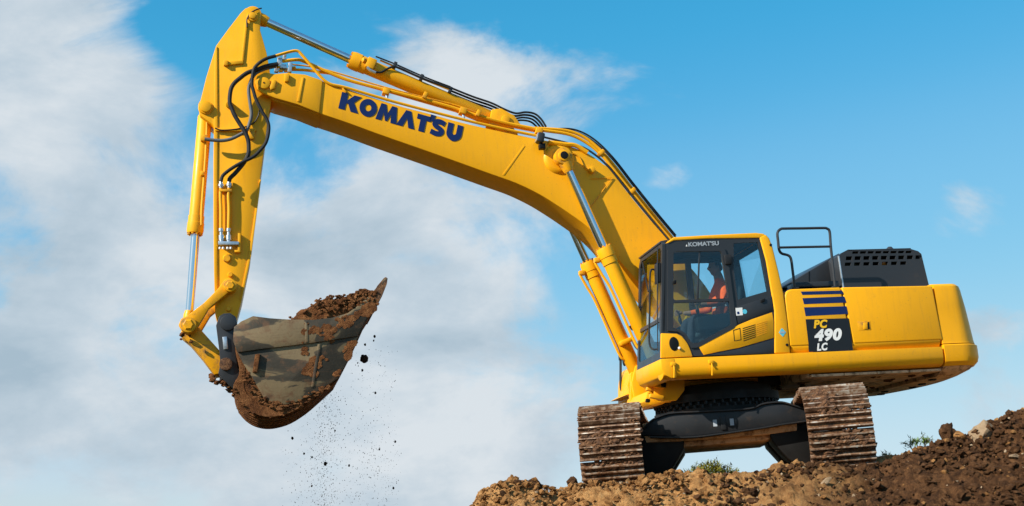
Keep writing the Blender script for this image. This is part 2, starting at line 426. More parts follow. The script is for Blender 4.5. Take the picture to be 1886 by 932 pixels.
class MB:
    """collects shapes into one bmesh"""
    def __init__(self): self.bm = bmesh.new()

    def _merge(self, b, bevel=0.0, seg=2, ang=30):
        bmesh.ops.recalc_face_normals(b, faces=b.faces)
        if bevel > 0:
            es = [e for e in b.edges if len(e.link_faces) == 2 and e.calc_face_angle(0) > R(ang)]
            bmesh.ops.bevel(b, geom=es, offset=bevel, segments=seg, affect='EDGES', profile=0.5, clamp_overlap=True)
        me = bpy.data.meshes.new('tmp'); b.to_mesh(me); b.free()
        self.bm.from_mesh(me); bpy.data.meshes.remove(me)
        return self

    def prism(self, poly, a, b, bevel=0.006, seg=2, axis='y', fn=None):
        """2D outline swept from a to b. axis y: poly=(x,z); x: poly=(y,z); z: poly=(x,y)"""
        B = bmesh.new()
        if fn is None:
            fn = {'y': lambda p, t: (p[0], t, p[1]), 'x': lambda p, t: (t, p[0], p[1]), 'z': lambda p, t: (p[0], p[1], t)}[axis]
        v0 = [B.verts.new(fn(p, a)) for p in poly]
        v1 = [B.verts.new(fn(p, b)) for p in poly]
        n = len(poly)
        B.faces.new(v0); B.faces.new(list(reversed(v1)))
        for i in range(n):
            B.faces.new((v0[i], v1[i], v1[(i + 1) % n], v0[(i + 1) % n]))
        return self._merge(B, bevel, seg)

    def plate(self, outer, holes, a, b, fn=None, bevel=0.0):
        """flat plate with holes, thickness a..b"""
        fn = fn or (lambda p, t: (p[0], t, p[1]))
        B = bmesh.new()
        edges = []
        for loop in [outer] + holes:
            vs = [B.verts.new((p[0], 0, p[1])) for p in loop]
            edges += [B.edges.new((vs[i], vs[(i + 1) % len(vs)])) for i in range(len(vs))]
        bmesh.ops.triangle_fill(B, use_beauty=True, edges=edges)
        ret = bmesh.ops.extrude_face_region(B, geom=list(B.faces))
        top = {v for v in ret['geom'] if isinstance(v, bmesh.types.BMVert)}
        for v in B.verts:
            v.co = Vector(fn((v.co.x, v.co.z), b if v in top else a))
        return self._merge(B, bevel)

    def box(self, c, s, rot=None, bevel=0.006, seg=2):
        B = bmesh.new()
        bmesh.ops.create_cube(B, size=1.0)
        for v in B.verts:
            v.co = Vector((v.co.x * s[0], v.co.y * s[1], v.co.z * s[2]))
            if rot is not None: v.co = rot @ v.co
            v.co += Vector(c)
        return self._merge(B, bevel, seg)

    def lathe(self, p0, p1, prof, segs=24, bevel=0.0):
        """prof: list of (fraction along p0->p1, radius)"""
        p0, p1 = Vector(p0), Vector(p1)
        d = p1 - p0
        a, b = frame_of(d)
        B = bmesh.new()
        rings = []
        for t, r in prof:
            c = p0 + d * t
            rings.append([B.verts.new(c + (a * math.cos(2 * math.pi * k / segs) + b * math.sin(2 * math.pi * k / segs)) * r) for k in range(segs)])
        for i in range(len(rings) - 1):
            for k in range(segs):
                B.faces.new((rings[i][k], rings[i][(k + 1) % segs], rings[i + 1][(k + 1) % segs], rings[i + 1][k]))
        B.faces.new(rings[0]); B.faces.new(list(reversed(rings[-1])))
        return self._merge(B, bevel)

    def cyl(self, p0, p1, r, segs=20, bevel=0.004):
        return self.lathe(p0, p1, [(0, r), (1, r)], segs, bevel)

    def tube(self, pts, r, segs=10, n=6, smooth=True):
        P = [Vector(p) for p in (catmull(pts, n) if smooth and len(pts) > 2 else pts)]
        B = bmesh.new()
        rings = []
        a = None
        for i, p in enumerate(P):
            d = (P[min(i + 1, len(P) - 1)] - P[max(i - 1, 0)]).normalized()
            if a is None: a, b = frame_of(d)
            else:
                a = (a - d * a.dot(d)).normalized(); b = a.cross(d).normalized()
            rr = r[min(i, len(r) - 1)] if isinstance(r, (list, tuple)) else r
            rings.append([B.verts.new(p + (a * math.cos(2 * math.pi * k / segs) + b * math.sin(2 * math.pi * k / segs)) * rr) for k in range(segs)])
        for i in range(len(rings) - 1):
            for k in range(segs):
                B.faces.new((rings[i][k], rings[i][(k + 1) % segs], rings[i + 1][(k + 1) % segs], rings[i + 1][k]))
        B.faces.new(rings[0]); B.faces.new(list(reversed(rings[-1])))
        return self._merge(B)

    def loft(self, rings):
        """closed rings of equal count joined, ends capped"""
        B = bmesh.new()
        V = [[B.verts.new(p) for p in r] for r in rings]
        n = len(V[0])
        for i in range(len(V) - 1):
            for k in range(n):
                B.faces.new((V[i][k], V[i][(k + 1) % n], V[i + 1][(k + 1) % n], V[i + 1][k]))
        B.faces.new(V[0]); B.faces.new(list(reversed(V[-1])))
        return self._merge(B)

    def blob(self, c, r, sub=1, amp=0.3, freq=2.0, squash=(1, 1, 1), seed=0):
        B = bmesh.new()
        bmesh.ops.create_icosphere(B, subdivisions=sub, radius=1.0)
        off = Vector((seed * 3.17, seed * 1.71, seed * 0.77))
        for v in B.verts:
            k = 1 + amp * noise.noise(v.co * freq + off) + amp * 0.5 * noise.noise(v.co * freq * 2.3 + off)
            v.co = Vector((v.co.x * squash[0], v.co.y * squash[1], v.co.z * squash[2])) * (r * k) + Vector(c)
        return self._merge(B)

    def obj(self, name, mat, parent=None, smooth=32, kind=None):
        me = bpy.data.meshes.new(name)
        bmesh.ops.recalc_face_normals(self.bm, faces=self.bm.faces)
        self.bm.to_mesh(me); self.bm.free()
        o = bpy.data.objects.new(name, me)
        COL.objects.link(o)
        for mm in (mat if isinstance(mat, (list, tuple)) else [mat]):
            me.materials.append(MATS[mm])
        if smooth:
            me.polygons.foreach_set('use_smooth', [True] * len(me.polygons))
            me.set_sharp_from_angle(angle=R(smooth))
        if parent is not None: o.parent = parent
        if kind: o['kind'] = kind
        return o


def empty(name, parent=None, loc=(0, 0, 0), rz=0.0):
    o = bpy.data.objects.new(name, None)
    o.empty_display_size = 0.2
    COL.objects.link(o)
    o.location = loc; o.rotation_euler = (0, 0, rz)
    if parent is not None: o.parent = parent
    return o


def tag(o, label, cat, group=None, kind=None):
    if label: o['label'] = label
    if cat: o['category'] = cat
    if group: o['group'] = group
    if kind: o['kind'] = kind
    return o


def stroke(pts, w):
    P = [np.array(p, float) for p in pts]
    Lf, Rt = [], []
    for i, p in enumerate(P):
        d = P[min(i + 1, len(P) - 1)] - P[max(i - 1, 0)]
        d /= np.linalg.norm(d)
        nrm = np.array([-d[1], d[0]]) * w / 2
        Lf.append(tuple(p + nrm)); Rt.append(tuple(p - nrm))
    return Lf + Rt[::-1]


def ellipse(cx, cz, rx, rz, n=24, a0=0.0):
    return [(cx + rx * math.cos(a0 + 2 * math.pi * k / n), cz + rz * math.sin(a0 + 2 * math.pi * k / n)) for k in range(n)]


def text_mesh(name, body, mat, parent, origin, ux, uz, height, shear=0.0, bold=0.0, depth_dir=(0, -1, 0), width=None, space=1.0):
    """built-in font turned into a thin raised mesh lying on a side face"""
    cu = bpy.data.curves.new(name, 'FONT')
    cu.body = body; cu.size = 1.0; cu.shear = shear; cu.offset = bold; cu.extrude = 0.01; cu.space_character = space
    to = bpy.data.objects.new('tmp_text', cu); COL.objects.link(to)
    bpy.context.view_layer.update()
    me = bpy.data.meshes.new_from_object(to.evaluated_get(bpy.context.evaluated_depsgraph_get()))
    bpy.data.objects.remove(to); bpy.data.curves.remove(cu)
    xs = [v.co.x for v in me.vertices]; ys = [v.co.y for v in me.vertices]
    x0, x1, y0, y1 = min(xs), max(xs), min(ys), max(ys)
    k = height / (y1 - y0)
    kx = (width / (x1 - x0)) if width else k
    ux, uz, dd, og = Vector(ux).normalized(), Vector(uz).normalized(), Vector(depth_dir), Vector(origin)
    for v in me.vertices:
        v.co = og + ux * ((v.co.x - x0) * kx) + uz * ((v.co.y - y0) * k) + dd * (v.co.z * 0.15 + 0.0025)
    me.name = name
    o = bpy.data.objects.new(name, me); COL.objects.link(o)
    me.materials.clear(); me.materials.append(MATS[mat])
    o.parent = parent
    return o

# ------------------------------------------------------------------ terrain
CREST = [(-1.009, -1.206), (-0.681, -0.061), (-0.476, 0.421), (-0.369, 0.583), (-0.179, 0.683), (0.013, 0.721), (0.3, 0.702), (0.44, 0.614), (0.618, 0.627), (0.797, 0.665), (1.129, 0.69), (1.513, 0.734), (1.77, 0.803), (2.218, 0.815), (2.599, 0.771), (2.921, 0.815), (3.179, 0.872), (3.373, 0.923), (3.565, 0.923), (3.948, 0.891), (4.333, 0.91), (4.464, 0.961), (4.597, 1.024), (4.858, 1.088), (5.09, 1.19), (5.286, 1.228), (5.517, 1.298), (5.718, 1.381), (6.094, 1.549), (6.796, 1.834), (7.666, 2.062), (8.817, 1.899), (10.588, 0.809)]
CX_ = [p[0] for p in CREST]; CZ_ = [p[1] - 0.045 for p in CREST]
G0 = -1.75
MI = ROT.transposed()


def track_plane(xr, yr):
    """height (camera relative) of the firm ground the machine stands on"""
    x, y = xr + CAML.x, yr + CAML.y
    n = ROT @ Vector((0, 0, 1))
    return -(n.x * x + n.y * y) / n.z + 0.04 - CAML.z


def sstep(a, b, x):
    t = np.clip((x - a) / (b - a), 0, 1); return t * t * (3 - 2 * t)


def ground_height(x, y):
    """x, y relative to the camera"""
    zc = float(np.interp(x, CX_, CZ_))
    yc = 14.9
    if y <= yc:
        d = yc - y
        z = zc - 0.62 * max(0.0, d - 0.10) - 0.03 * d
    else:
        d = y - yc
        pl = track_plane(x, y)
        k = float(sstep(0.25, 0.9, d)) if x < 4.1 else float(sstep(0.8, 3.0, d))
        if x < -0.35: pl = min(pl, zc)
        z = zc * (1 - k) + pl * k
        z -= 0.9 * max(0.0, d - 7.5)
        z -= 1.0 * max(0.0, -0.6 - x) * 0.3
    edge = max(0.0, abs(x - 2.5) - 9.0)
    z -= edge * 0.6
    return max(z, G0)


def build_ground():
    xs = np.concatenate([-np.geomspace(4000, 3, 22), np.linspace(-2.6, -0.9, 18), np.arange(-0.86, 6.9, 0.026), np.linspace(7.0, 14, 40), np.geomspace(15, 4000, 20)])
    ys = np.concatenate([-np.geomspace(4000, 4, 14), np.linspace(-3, 11.8, 40), np.linspace(12.0, 13.3, 22), np.arange(13.34, 15.75, 0.026), np.linspace(15.8, 26, 70), np.geomspace(27, 4000, 20)])
    nx, ny = len(xs), len(ys)
    verts = []
    for y in ys:
        for x in xs:
            z = ground_height(x, y)
            if abs(x) < 40 and abs(y) < 60:
                p = Vector((x, y, z))
                near = 12 < y < 16 and -1.2 < x < 7.2
                k = 1.0 if z > G0 + 0.3 else 0.5
                z += k * 0.10 * (noise.fractal(p * 1.5, 1.0, 2.0, 3))
                if near:
                    a = noise.noise(p * 5.0 + Vector((3, 1, 7)))
                    b = noise.noise(p * 11.0 + Vector((9, 4, 2)))
                    c = noise.noise(p * 24.0)
                    d_ = noise.noise(p * 17.0 + Vector((2, 8, 5)))
                    z += 0.085 * (abs(a) - 0.18) + 0.085 * (0.22 - abs(b)) + 0.065 * (0.2 - abs(d_)) + 0.04 * c
            verts.append((x + CAML.x, y + CAML.y, z + CAML.z))
    faces = [(j * nx + i, j * nx + i + 1, (j + 1) * nx + i + 1, (j + 1) * nx + i) for j in range(ny - 1) for i in range(nx - 1)]
    me = bpy.data.meshes.new('ground')
    me.from_pydata(verts, [], faces)
    me.polygons.foreach_set('use_smooth', [True] * len(me.polygons))
    me.materials.append(MATS['mound_soil'])
    o = bpy.data.objects.new('ground', me); COL.objects.link(o)
    o['kind'] = 'structure'
    return o


ground = build_ground()

# ------------------------------------------------------------------ the excavator
exc = empty('excavator')
exc.matrix_world = MACH
tag(exc, 'yellow crawler excavator with raised boom standing on the soil heap', 'excavator')

Y, C_, U_ = 'yellow_paint', 'charcoal_paint', 'undercarriage_paint'

# --- boom -------------------------------------------------------------------
BN, BF = -0.32, 0.32
boom_top = [(-5.545, 6.061), (-5.38, 6.013), (-4.981, 5.869), (-4.457, 5.691), (-3.965, 5.553), (-3.47, 5.413), (-2.977, 5.297), (-2.495, 5.189), (-2.064, 5.096), (-1.707, 4.962), (-1.476, 4.794), (-1.369, 4.694), (-1.1, 4.304), (-0.815, 3.915), (-0.617, 3.659), (-0.348, 3.296), (-0.088, 2.926), (0.118, 2.536)]
boom_bot = [(-5.6, 5.585), (-5.152, 5.424), (-4.702, 5.246), (-3.944, 4.96), (-3.179, 4.663), (-2.793, 4.514), (-2.486, 4.356), (-2.257, 4.207), (-2.029, 4.042), (-1.802, 3.861), (-1.579, 3.631), (-1.413, 3.403), (-1.093, 3.012), (-0.705, 2.563), (-0.338, 2.156)]
boom_poly = catmull(boom_top, 4) + [[(0.11, 2.242)][0], [(-0.099, 2.076)][0]] + catmull(boom_bot, 4)[::-1]
b = MB(); b.prism(boom_poly, BN, BF, 0.012)
boom = b.obj('boom', Y, exc)
# nose: two cheek plates round the arm pin, with a narrower web between them
nose = [(-5.478, 6.045), (-5.717, 6.133), (-5.958, 6.156), (-6.146, 6.138), (-6.272, 6.161), (-6.378, 6.104), (-6.417, 6.015), (-6.383, 5.911), (-6.31, 5.856), (-6.148, 5.784), (-5.837, 5.689), (-5.541, 5.561)]
for y0, y1 in ((-0.34, -0.27), (0.27, 0.34)):
    b = MB(); b.prism(nose, y0, y1, 0.008); b.obj('cheek_plate', Y, boom)
b = MB(); b.prism([(-5.507, 6.045), (-5.823, 6.108), (-5.889, 5.921), (-5.806, 5.704), (-5.554, 5.592)], -0.27, 0.27, 0.01); b.obj('web', Y, boom)
# doubler edges of the welded plates
b = MB(); b.prism([(-6.19, 5.879), (-6.147, 5.823), (-5.835, 5.728), (-5.523, 5.6), (-5.525, 5.543), (-5.837, 5.672), (-6.148, 5.767), (-6.207, 5.815)], -0.27, 0.27, 0.004); b.obj('nose_floor', Y, boom)
b = MB(); b.prism([(-5.765, 6.085), (-5.735, 6.085), (-5.807, 5.722), (-5.844, 5.729)], -0.352, -0.33, 0.004); b.obj('stiffener', Y, boom)
pinb = [(-6.292, -0.36, 5.993)][0]
b = MB(); b.cyl((pinb[0], -0.375, pinb[2]), (pinb[0], 0.375, pinb[2]), 0.085, 24, 0.008); pin = b.obj('pin', Y, boom)
b = MB(); b.prism(ellipse(pinb[0], pinb[2], 0.012, 0.012, 10), -0.38, -0.36, 0); b.obj('grease_nipple', 'dull_black', boom)
w_ = [(-6.172, 6.042), (-6.12, 6.034), (-6.145, 5.914), (-6.206, 5.889), (-6.212, 5.937)]
b = MB(); b.prism(w_, -0.375, -0.335, 0.006); b.obj('pin_lock', Y, boom)
b = MB(); b.prism([(-6.005, 6.132), (-5.937, 6.124), (-5.948, 6.019), (-6.008, 6.011)], -0.38, -0.335, 0.006); b.obj('hose_bracket', Y, boom)
# weld seam of the boom box
sm = [(-2.64, 5.074), (-2.617, 5.065), (-2.952, 4.628), (-2.983, 4.636)]
b = MB(); b.prism(sm, -0.325, -0.315, 0.002); b.obj('weld_seam', Y, boom)
# cylinder boss ring
bc = [(-2.128, 4.868)][0]
b = MB(); b.lathe((bc[0], -0.322, bc[1]), (bc[0], -0.36, bc[1]), [(0, 0.23), (0.5, 0.215), (0.9, 0.18), (1, 0.16)], 32); b.obj('boss', Y, boom)
bp = [(-2.108, -0.42, 4.851)][0]
b = MB(); b.cyl((bp[0], -0.56, bp[2]), (bp[0], 0.56, bp[2]), 0.085, 24, 0.008); b.obj('pin', Y, boom)
b = MB(); b.lathe((bp[0], -0.558, bp[2]), (bp[0], -0.572, bp[2]), [(0, 0.058), (0.8, 0.055), (1, 0.045)], 20); b.obj('pin_cap', 'dull_black', boom)
lug = [(-1.66, 4.686)][0]
b = MB(); b.cyl((lug[0], -0.40, lug[1]), (lug[0], -0.31, lug[1]), 0.045, 16); b.obj('lifting_lug', Y, boom)
b = MB(); b.tube([(-1.999, -0.335, 4.934), (-1.893, -0.335, 4.942), (-1.817, -0.335, 4.875), (-1.77, -0.335, 4.759), (-1.703, -0.335, 4.677)], 0.008, 6); b.obj('grease_line', 'yellow_paint_worn', boom)
b = MB(); b.tube([(p[0], -0.335, p[1]) for p in [(-1.681, 4.562), (-1.352, 4.574), (-1.535, 4.355), (-1.734, 4.13)]], 0.006, 6, smooth=False); b.obj('grease_line', 'yellow_paint_worn', boom)

# --- lettering on the boom
def place_letters():
    o0 = np.array([(-5.273, 5.639)][0]); o1 = np.array([(-3.575, 5.126)][0]); tp = np.array([(-5.21, 5.882)][0])
    ux = (o1 - o0) / np.linalg.norm(o1 - o0); L = np.linalg.norm(o1 - o0) / 8.02
    uz = (tp - o0); H = np.linalg.norm(uz); uz = uz / H
    def put(polys, s, holes=()):
        mbx = MB()
        for q in polys:
            mbx.plate([tuple(o0 + ux * (s + p[0]) * L + uz * p[1] * H) for p in q],
                      [[tuple(o0 + ux * (s + p[0]) * L + uz * p[1] * H) for p in h] for h in holes], -0.3265, -0.31)
        mbx.obj('letter', 'navy_print', boom, smooth=0)
    put([[(0, 0), (0.42, 0), (0.42, 0.36), (0.52, 0.46), (0.80, 0), (1.29, 0), (0.90, 0.56), (1.30, 1), (0.83, 1), (0.46, 0.60), (0.42, 0.60), (0.42, 1), (0, 1)]], 0)
    put([ellipse(0.56, 0.5, 0.56, 0.53, 32)], 1.28, [ellipse(0.56, 0.5, 0.20, 0.20, 20)])
    put([[(0, 0), (0.17, 1), (0.50, 1), (0.69, 0.48), (0.88, 1), (1.20, 1), (1.38, 0), (0.99, 0), (0.93, 0.50), (0.76, 0.04), (0.62, 0.04), (0.44, 0.50), (0.38, 0)]], 2.43)
    put([[(0, 0), (0.44, 1), (0.78, 1), (1.20, 0), (0.80, 0), (0.61, 0.55), (0.42, 0)]], 3.80)
    put([[(0, 1), (0.92, 1), (0.92, 0.70), (0.63, 0.70), (0.63, 0), (0.24, 0), (0.24, 0.70), (0, 0.70)]], 5.02)
    put([[(0, 0.84), (0.02, 1.16), (0.33, 1.16), (0.31, 0.84), (0.16, 0.76)]], 5.84)
    sp = catmull([(0.90, 0.80), (0.62, 0.87), (0.34, 0.84), (0.22, 0.70), (0.34, 0.57), (0.60, 0.47), (0.78, 0.35), (0.70, 0.19), (0.42, 0.13), (0.06, 0.19)], 5)
    put([stroke(sp, 0.30)], 5.98)
    up = catmull([(0.19, 1.0), (0.19, 0.62), (0.22, 0.32), (0.50, 0.15), (0.79, 0.32), (0.82, 0.62), (0.82, 1.0)], 6)
    put([stroke(up, 0.38)], 7.06)
place_letters()

# --- arm ---------------------------------------------------------------------
AN, AF = -0.215, 0.215
arm_poly = [(-6.587, 7.1), (-6.517, 7.176), (-6.41, 7.203), (-6.328, 7.155), (-6.308, 7.072), (-6.321, 6.848), (-6.28, 6.684), (-6.239, 6.504), (-6.201, 6.235), (-6.182, 5.846), (-6.252, 5.469), (-6.316, 5.033), (-6.378, 4.634), (-6.456, 4.139), (-6.544, 3.492), (-6.665, 2.94), (-6.734, 2.705), (-6.794, 2.589), (-6.907, 2.564), (-6.977, 2.64), (-7.016, 2.781), (-7.02, 3.354), (-7.014, 4.11), (-7.001, 4.882), (-6.984, 5.415), (-7.027, 5.462), (-7.107, 5.518), (-7.171, 5.573), (-7.184, 5.684), (-7.075, 6.132), (-6.933, 6.602), (-6.765, 6.85)]
b = MB(); b.prism(arm_poly, AN, AF, 0.010); arm = b.obj('arm', 'yellow_paint', exc)
b = MB(); b.prism([(-6.949, 6.552), (-6.919, 6.585), (-6.933, 5.414), (-6.964, 4.109), (-6.979, 2.905), (-7.021, 2.907), (-6.984, 5.414)], -0.228, -0.20, 0.004); b.obj('edge_plate', Y, arm)
b = MB(); b.prism([(-6.363, 4.633), (-6.385, 4.633), (-6.557, 3.568), (-6.693, 2.956), (-6.665, 2.94), (-6.521, 3.567)], -0.226, -0.20, 0.003); b.obj('edge_plate', Y, arm)
b = MB(); b.prism([(-6.522, 6.968), (-6.492, 6.96), (-6.558, 6.378), (-6.588, 6.377)], -0.232, -0.20, 0.004); b.obj('stiffener', Y, arm)
b = MB(); b.prism([(-6.819, 6.359), (-6.565, 6.378), (-6.566, 6.329), (-6.82, 6.302)], -0.24, -0.20, 0.005); b.obj('hose_bracket', Y, arm)
b = MB(); b.prism([(-6.834, 6.367), (-6.774, 6.367), (-6.776, 6.294), (-6.835, 6.294)], -0.26, -0.20, 0.005); b.obj('clamp', 'yellow_paint_worn', arm)
b = MB(); b.prism([(-6.97, 5.375), (-6.411, 5.365), (-6.412, 5.326), (-6.971, 5.335)], -0.25, -0.20, 0.005); b.obj('hose_bracket', Y, arm)
b = MB(); b.cyl([(-6.772, -0.3, 5.694)][0], [(-6.773, -0.2, 5.73)][0], 0.05, 16); b.obj('pipe_boss', Y, arm)
b = MB(); b.prism([(-6.523, 5.326), (-6.427, 5.326), (-6.444, 5.215), (-6.518, 5.215)], -0.26, -0.20, 0.006); b.obj('clamp', 'yellow_paint_worn', arm)
for px in (0, 1):
    c = ([(-7.089, -0.23, 5.679)][0], [(-6.422, -0.23, 7.047)][0])[px]
    b = MB(); b.cyl((c[0], -0.27 - 0.0 * px, c[2]), (c[0], 0.27, c[2]), 0.075 if px == 0 else 0.05, 24, 0.008); b.obj('pin', Y, arm)
    b = MB(); b.lathe((c[0], -0.24, c[2]), (c[0], -0.20, c[2]), [(0, 0.09), (0.6, 0.10), (1, 0.105)] if px == 0 else [(0, 0.07), (0.6, 0.08), (1, 0.085)], 24); b.obj('boss', Y, arm)
for q, r_ in (([(-6.846, -0.23, 3.526)][0], 0.055), ([(-6.807, -0.23, 3.3)][0], 0.035), ([(-6.838, -0.23, 2.832)][0], 0.035)):
    b = MB(); b.lathe((q[0], -0.255, q[2]), (q[0], -0.20, q[2]), [(0, r_ * 0.8), (0.3, r_), (1, r_)], 16); b.obj('boss', 'yellow_paint_worn', arm)
# small steel lines and valves on the arm side
for k, px in enumerate((0, 1)):
    pts = ([(-6.905, -0.26, 4.511), (-6.914, -0.26, 4.403), (-6.911, -0.26, 4.211), (-6.916, -0.26, 3.929)], [(-6.796, -0.26, 4.525), (-6.806, -0.26, 4.401), (-6.803, -0.26, 4.209), (-6.815, -0.26, 3.927)])[k]
    b = MB(); b.tube(pts, 0.022, 10); b.obj('steel_line', Y, arm)
    a_ = ([(-6.903, -0.26, 4.611), (-6.905, -0.26, 4.511)], [(-6.794, -0.26, 4.633), (-6.796, -0.26, 4.509)])[k]
    b = MB(); b.lathe(a_[0], a_[1], [(0, 0.024), (0.45, 0.026), (0.5, 0.038), (0.8, 0.038), (0.85, 0.026), (1, 0.026)], 12); b.obj('hose_fitting', 'zinc', arm)
    a_ = ([(-6.916, -0.26, 3.937), (-6.912, -0.26, 3.747)], [(-6.815, -0.26, 3.935), (-6.819, -0.26, 3.745)])[k]
    b = MB(); b.lathe(a_[0], a_[1], [(0, 0.032), (0.2, 0.032), (0.25, 0.022), (0.45, 0.022), (0.5, 0.036), (0.85, 0.036), (0.9, 0.026), (1, 0.026)], 12); b.obj('stop_valve', 'zinc', arm)
b = MB(); b.prism([(-6.955, 3.756), (-6.683, 3.742), (-6.684, 3.697), (-6.956, 3.703)], -0.30, -0.21, 0.004); b.obj('valve_plate', 'zinc', arm)
for t_ in (0, 1, 2, 3):
    q = ([(-6.935, -0.28, 3.675), (-6.892, -0.28, 3.674), (-6.835, -0.28, 3.673), (-6.792, -0.28, 3.672)])[t_]
    b = MB(); b.cyl(q, (q[0], q[1], q[2] - 0.03), 0.016, 8, 0.003); b.obj('plug', 'white_print', arm)
b = MB(); b.prism([(-6.694, 3.864), (-6.658, 3.863), (-6.664, 3.598), (-6.743, 3.6), (-6.743, 3.63), (-6.7, 3.629)], -0.28, -0.21, 0.003); b.obj('guard_bracket', Y, arm)
b = MB(); b.prism([(-6.927, 4.488), (-6.761, 4.486), (-6.762, 4.447), (-6.928, 4.457)], -0.285, -0.21, 0.004); b.obj('clamp', 'yellow_paint_worn', arm)

# --- hydraulic cylinders -----------------------------------------------------
def cylinder(name, p_pin, p_gland, p_rod_end, rb, rr, parent, eye=0.15, eyew=0.2, mud=False, line_side=None):
    """barrel from p_pin to p_gland, chrome rod on to p_rod_end"""
    A, Gp, E_ = Vector(p_pin), Vector(p_gland), Vector(p_rod_end)
    d = (Gp - A).normalized()
    root = empty(name, parent)
    L = (Gp - A).length
    b = MB(); g_ = 0.26 / L
    b.lathe(A + d * 0.10, Gp, [(0, rb * 0.8), (0.02, rb), (1 - g_, rb), (1 - g_ + 0.001, rb * 1.10), (1 - g_ * 0.6, rb * 1.10), (1 - g_ * 0.58, rb * 1.16), (1 - 0.02, rb * 1.16), (1, rb * 1.08)], 28)
    bar = b.obj('barrel', Y, root)
    for k in range(10):   # gland bolts
        a_, b_ = frame_of(d); an = 2 * math.pi * k / 10
        c = Gp + (a_ * math.cos(an) + b_ * math.sin(an)) * rb * 0.92
        m_ = MB(); m_.cyl(c - d * 0.01, c + d * 0.025, 0.014, 6, 0.0); m_.obj('gland_bolt', 'yellow_paint_worn', bar)
    b = MB(); b.cyl(Gp - d * 0.1, E_ - d * eye * 0.6, rr, 24, 0.0); b.obj('rod', 'chrome', root)
    for c, nm in ((A, 'barrel_eye'), (E_, 'rod_eye')):
        b = MB(); b.cyl(c - Vector((0, eyew / 2, 0)), c + Vector((0, eyew / 2, 0)), eye, 24, 0.008)
        s = d if nm == 'barrel_eye' else -d
        b.lathe(c, c + s * eye * 1.9, [(0, eye * 0.8), (0.7, rr * 1.5 if nm == 'rod_eye' else rb * 0.85), (1, rr * 1.2 if nm == 'rod_eye' else rb * 0.8)], 20)
        b.obj(nm, 'yellow_paint_worn', root)
    return root, bar

foot = [(-0.888, 0.0, 1.731)][0]
for s in (-1, 1):
    yy = s * 0.46
    top = Vector((bp[0], yy, bp[2]))
    gl_near = [(-1.615, -0.46, 3.495)][0]
    gl = Vector((gl_near[0], yy, gl_near[2]))
    dd = (gl - top).normalized()
    ft = top + dd * ((Vector((foot[0], yy, foot[2])) - top).dot(dd))
    rt, bar = cylinder('boom_cylinder', ft, gl, top, 0.105, 0.058, exc, 0.125, 0.15)
    # pressure pipe clipped along the barrel
    side = Vector((-0.13, -0.03 * s, -0.06))
    g2 = gl - dd * -0.06
    P = [gl + dd * 0.12, gl + dd * 0.10 + side * 1.25, gl + dd * 0.30 + side * 1.25, gl + dd * 0.6 + side, gl + dd * 1.4 + side, gl + dd * 1.55 + side * 0.6]
    b = MB(); b.tube(P, 0.020, 8); b.obj('pressure_pipe', Y, bar)
    q = gl + dd * 0.11 + side * 1.1
    b = MB(); b.box(q, (0.09, 0.09, 0.07), bevel=0.012); b.obj('port_block', 'yellow_paint_worn', bar)

# arm cylinder on top of the boom
ac_pin, ac_gl, ac_end = [(-2.85, 0.0, 5.514)][0], [(-5.037, 0.0, 6.496)][0], [(-6.411, 0.0, 7.148)][0]
ac, acb = cylinder('arm_cylinder', ac_pin, ac_gl, ac_end, 0.115, 0.062, exc, 0.12, 0.18)
b = MB(); b.prism([(-3.041, 5.668), (-2.902, 5.685), (-2.715, 5.576), (-2.599, 5.392), (-3.098, 5.426)], -0.20, -0.12, 0.01); b.obj('anchor_plate', Y, boom)
b = MB(); b.prism([(-3.041, 5.668), (-2.902, 5.685), (-2.715, 5.576), (-2.599, 5.392), (-3.098, 5.426)], 0.12, 0.20, 0.01); b.obj('anchor_plate', Y, boom)
b = MB(); b.cyl((ac_pin[0], -0.23, ac_pin[2]), (ac_pin[0], 0.23, ac_pin[2]), 0.06, 20); b.obj('pin', Y, boom)
b = MB(); b.box([(-4.762, -0.12, 6.384)][0], (0.13, 0.11, 0.16), Matrix.Rotation(R(25), 3, 'Y'), 0.012); b.obj('port_block', Y, acb)
b = MB(); b.cyl([(-4.881, -0.16, 6.433)][0], [(-4.781, -0.1, 6.433)][0], 0.035, 12); b.obj('port_fitting', 'yellow_paint_worn', acb)
b = MB(); b.tube([(-4.823, -0.16, 6.317), (-4.771, -0.16, 6.268), (-4.702, -0.16, 6.235)], 0.022, 8); b.obj('hose_fitting', 'zinc', acb)
b = MB(); b.tube([(-4.714, -0.13, 6.255), (-4.62, -0.13, 6.256), (-4.531, -0.13, 6.307), (-4.442, -0.13, 6.341), (-4.356, -0.13, 6.325), (-4.008, -0.13, 6.16), (-3.617, -0.13, 6.012)], 0.016, 8); b.obj('hose', 'rubber', acb)
b = MB(); b.tube([(-4.684, -0.1, 6.51), (-4.389, -0.1, 6.387), (-4.002, -0.1, 6.205), (-3.611, -0.1, 6.048)], 0.012, 8); b.obj('hose', 'rubber', acb)
b = MB(); b.tube([(-4.618, -0.06, 6.467), (-4.308, -0.06, 6.327), (-3.959, -0.06, 6.162), (-3.607, -0.06, 6.013)], 0.015, 8); b.obj('steel_line', Y, acb)
for q in [(-4.413, -0.09, 6.374), (-4.033, -0.09, 6.184), (-3.62, -0.09, 5.993)]:
    b = MB(); b.box(q, (0.05, 0.09, 0.10), Matrix.Rotation(R(24), 3, 'Y'), 0.008); b.obj('hose_clip', C_, acb)
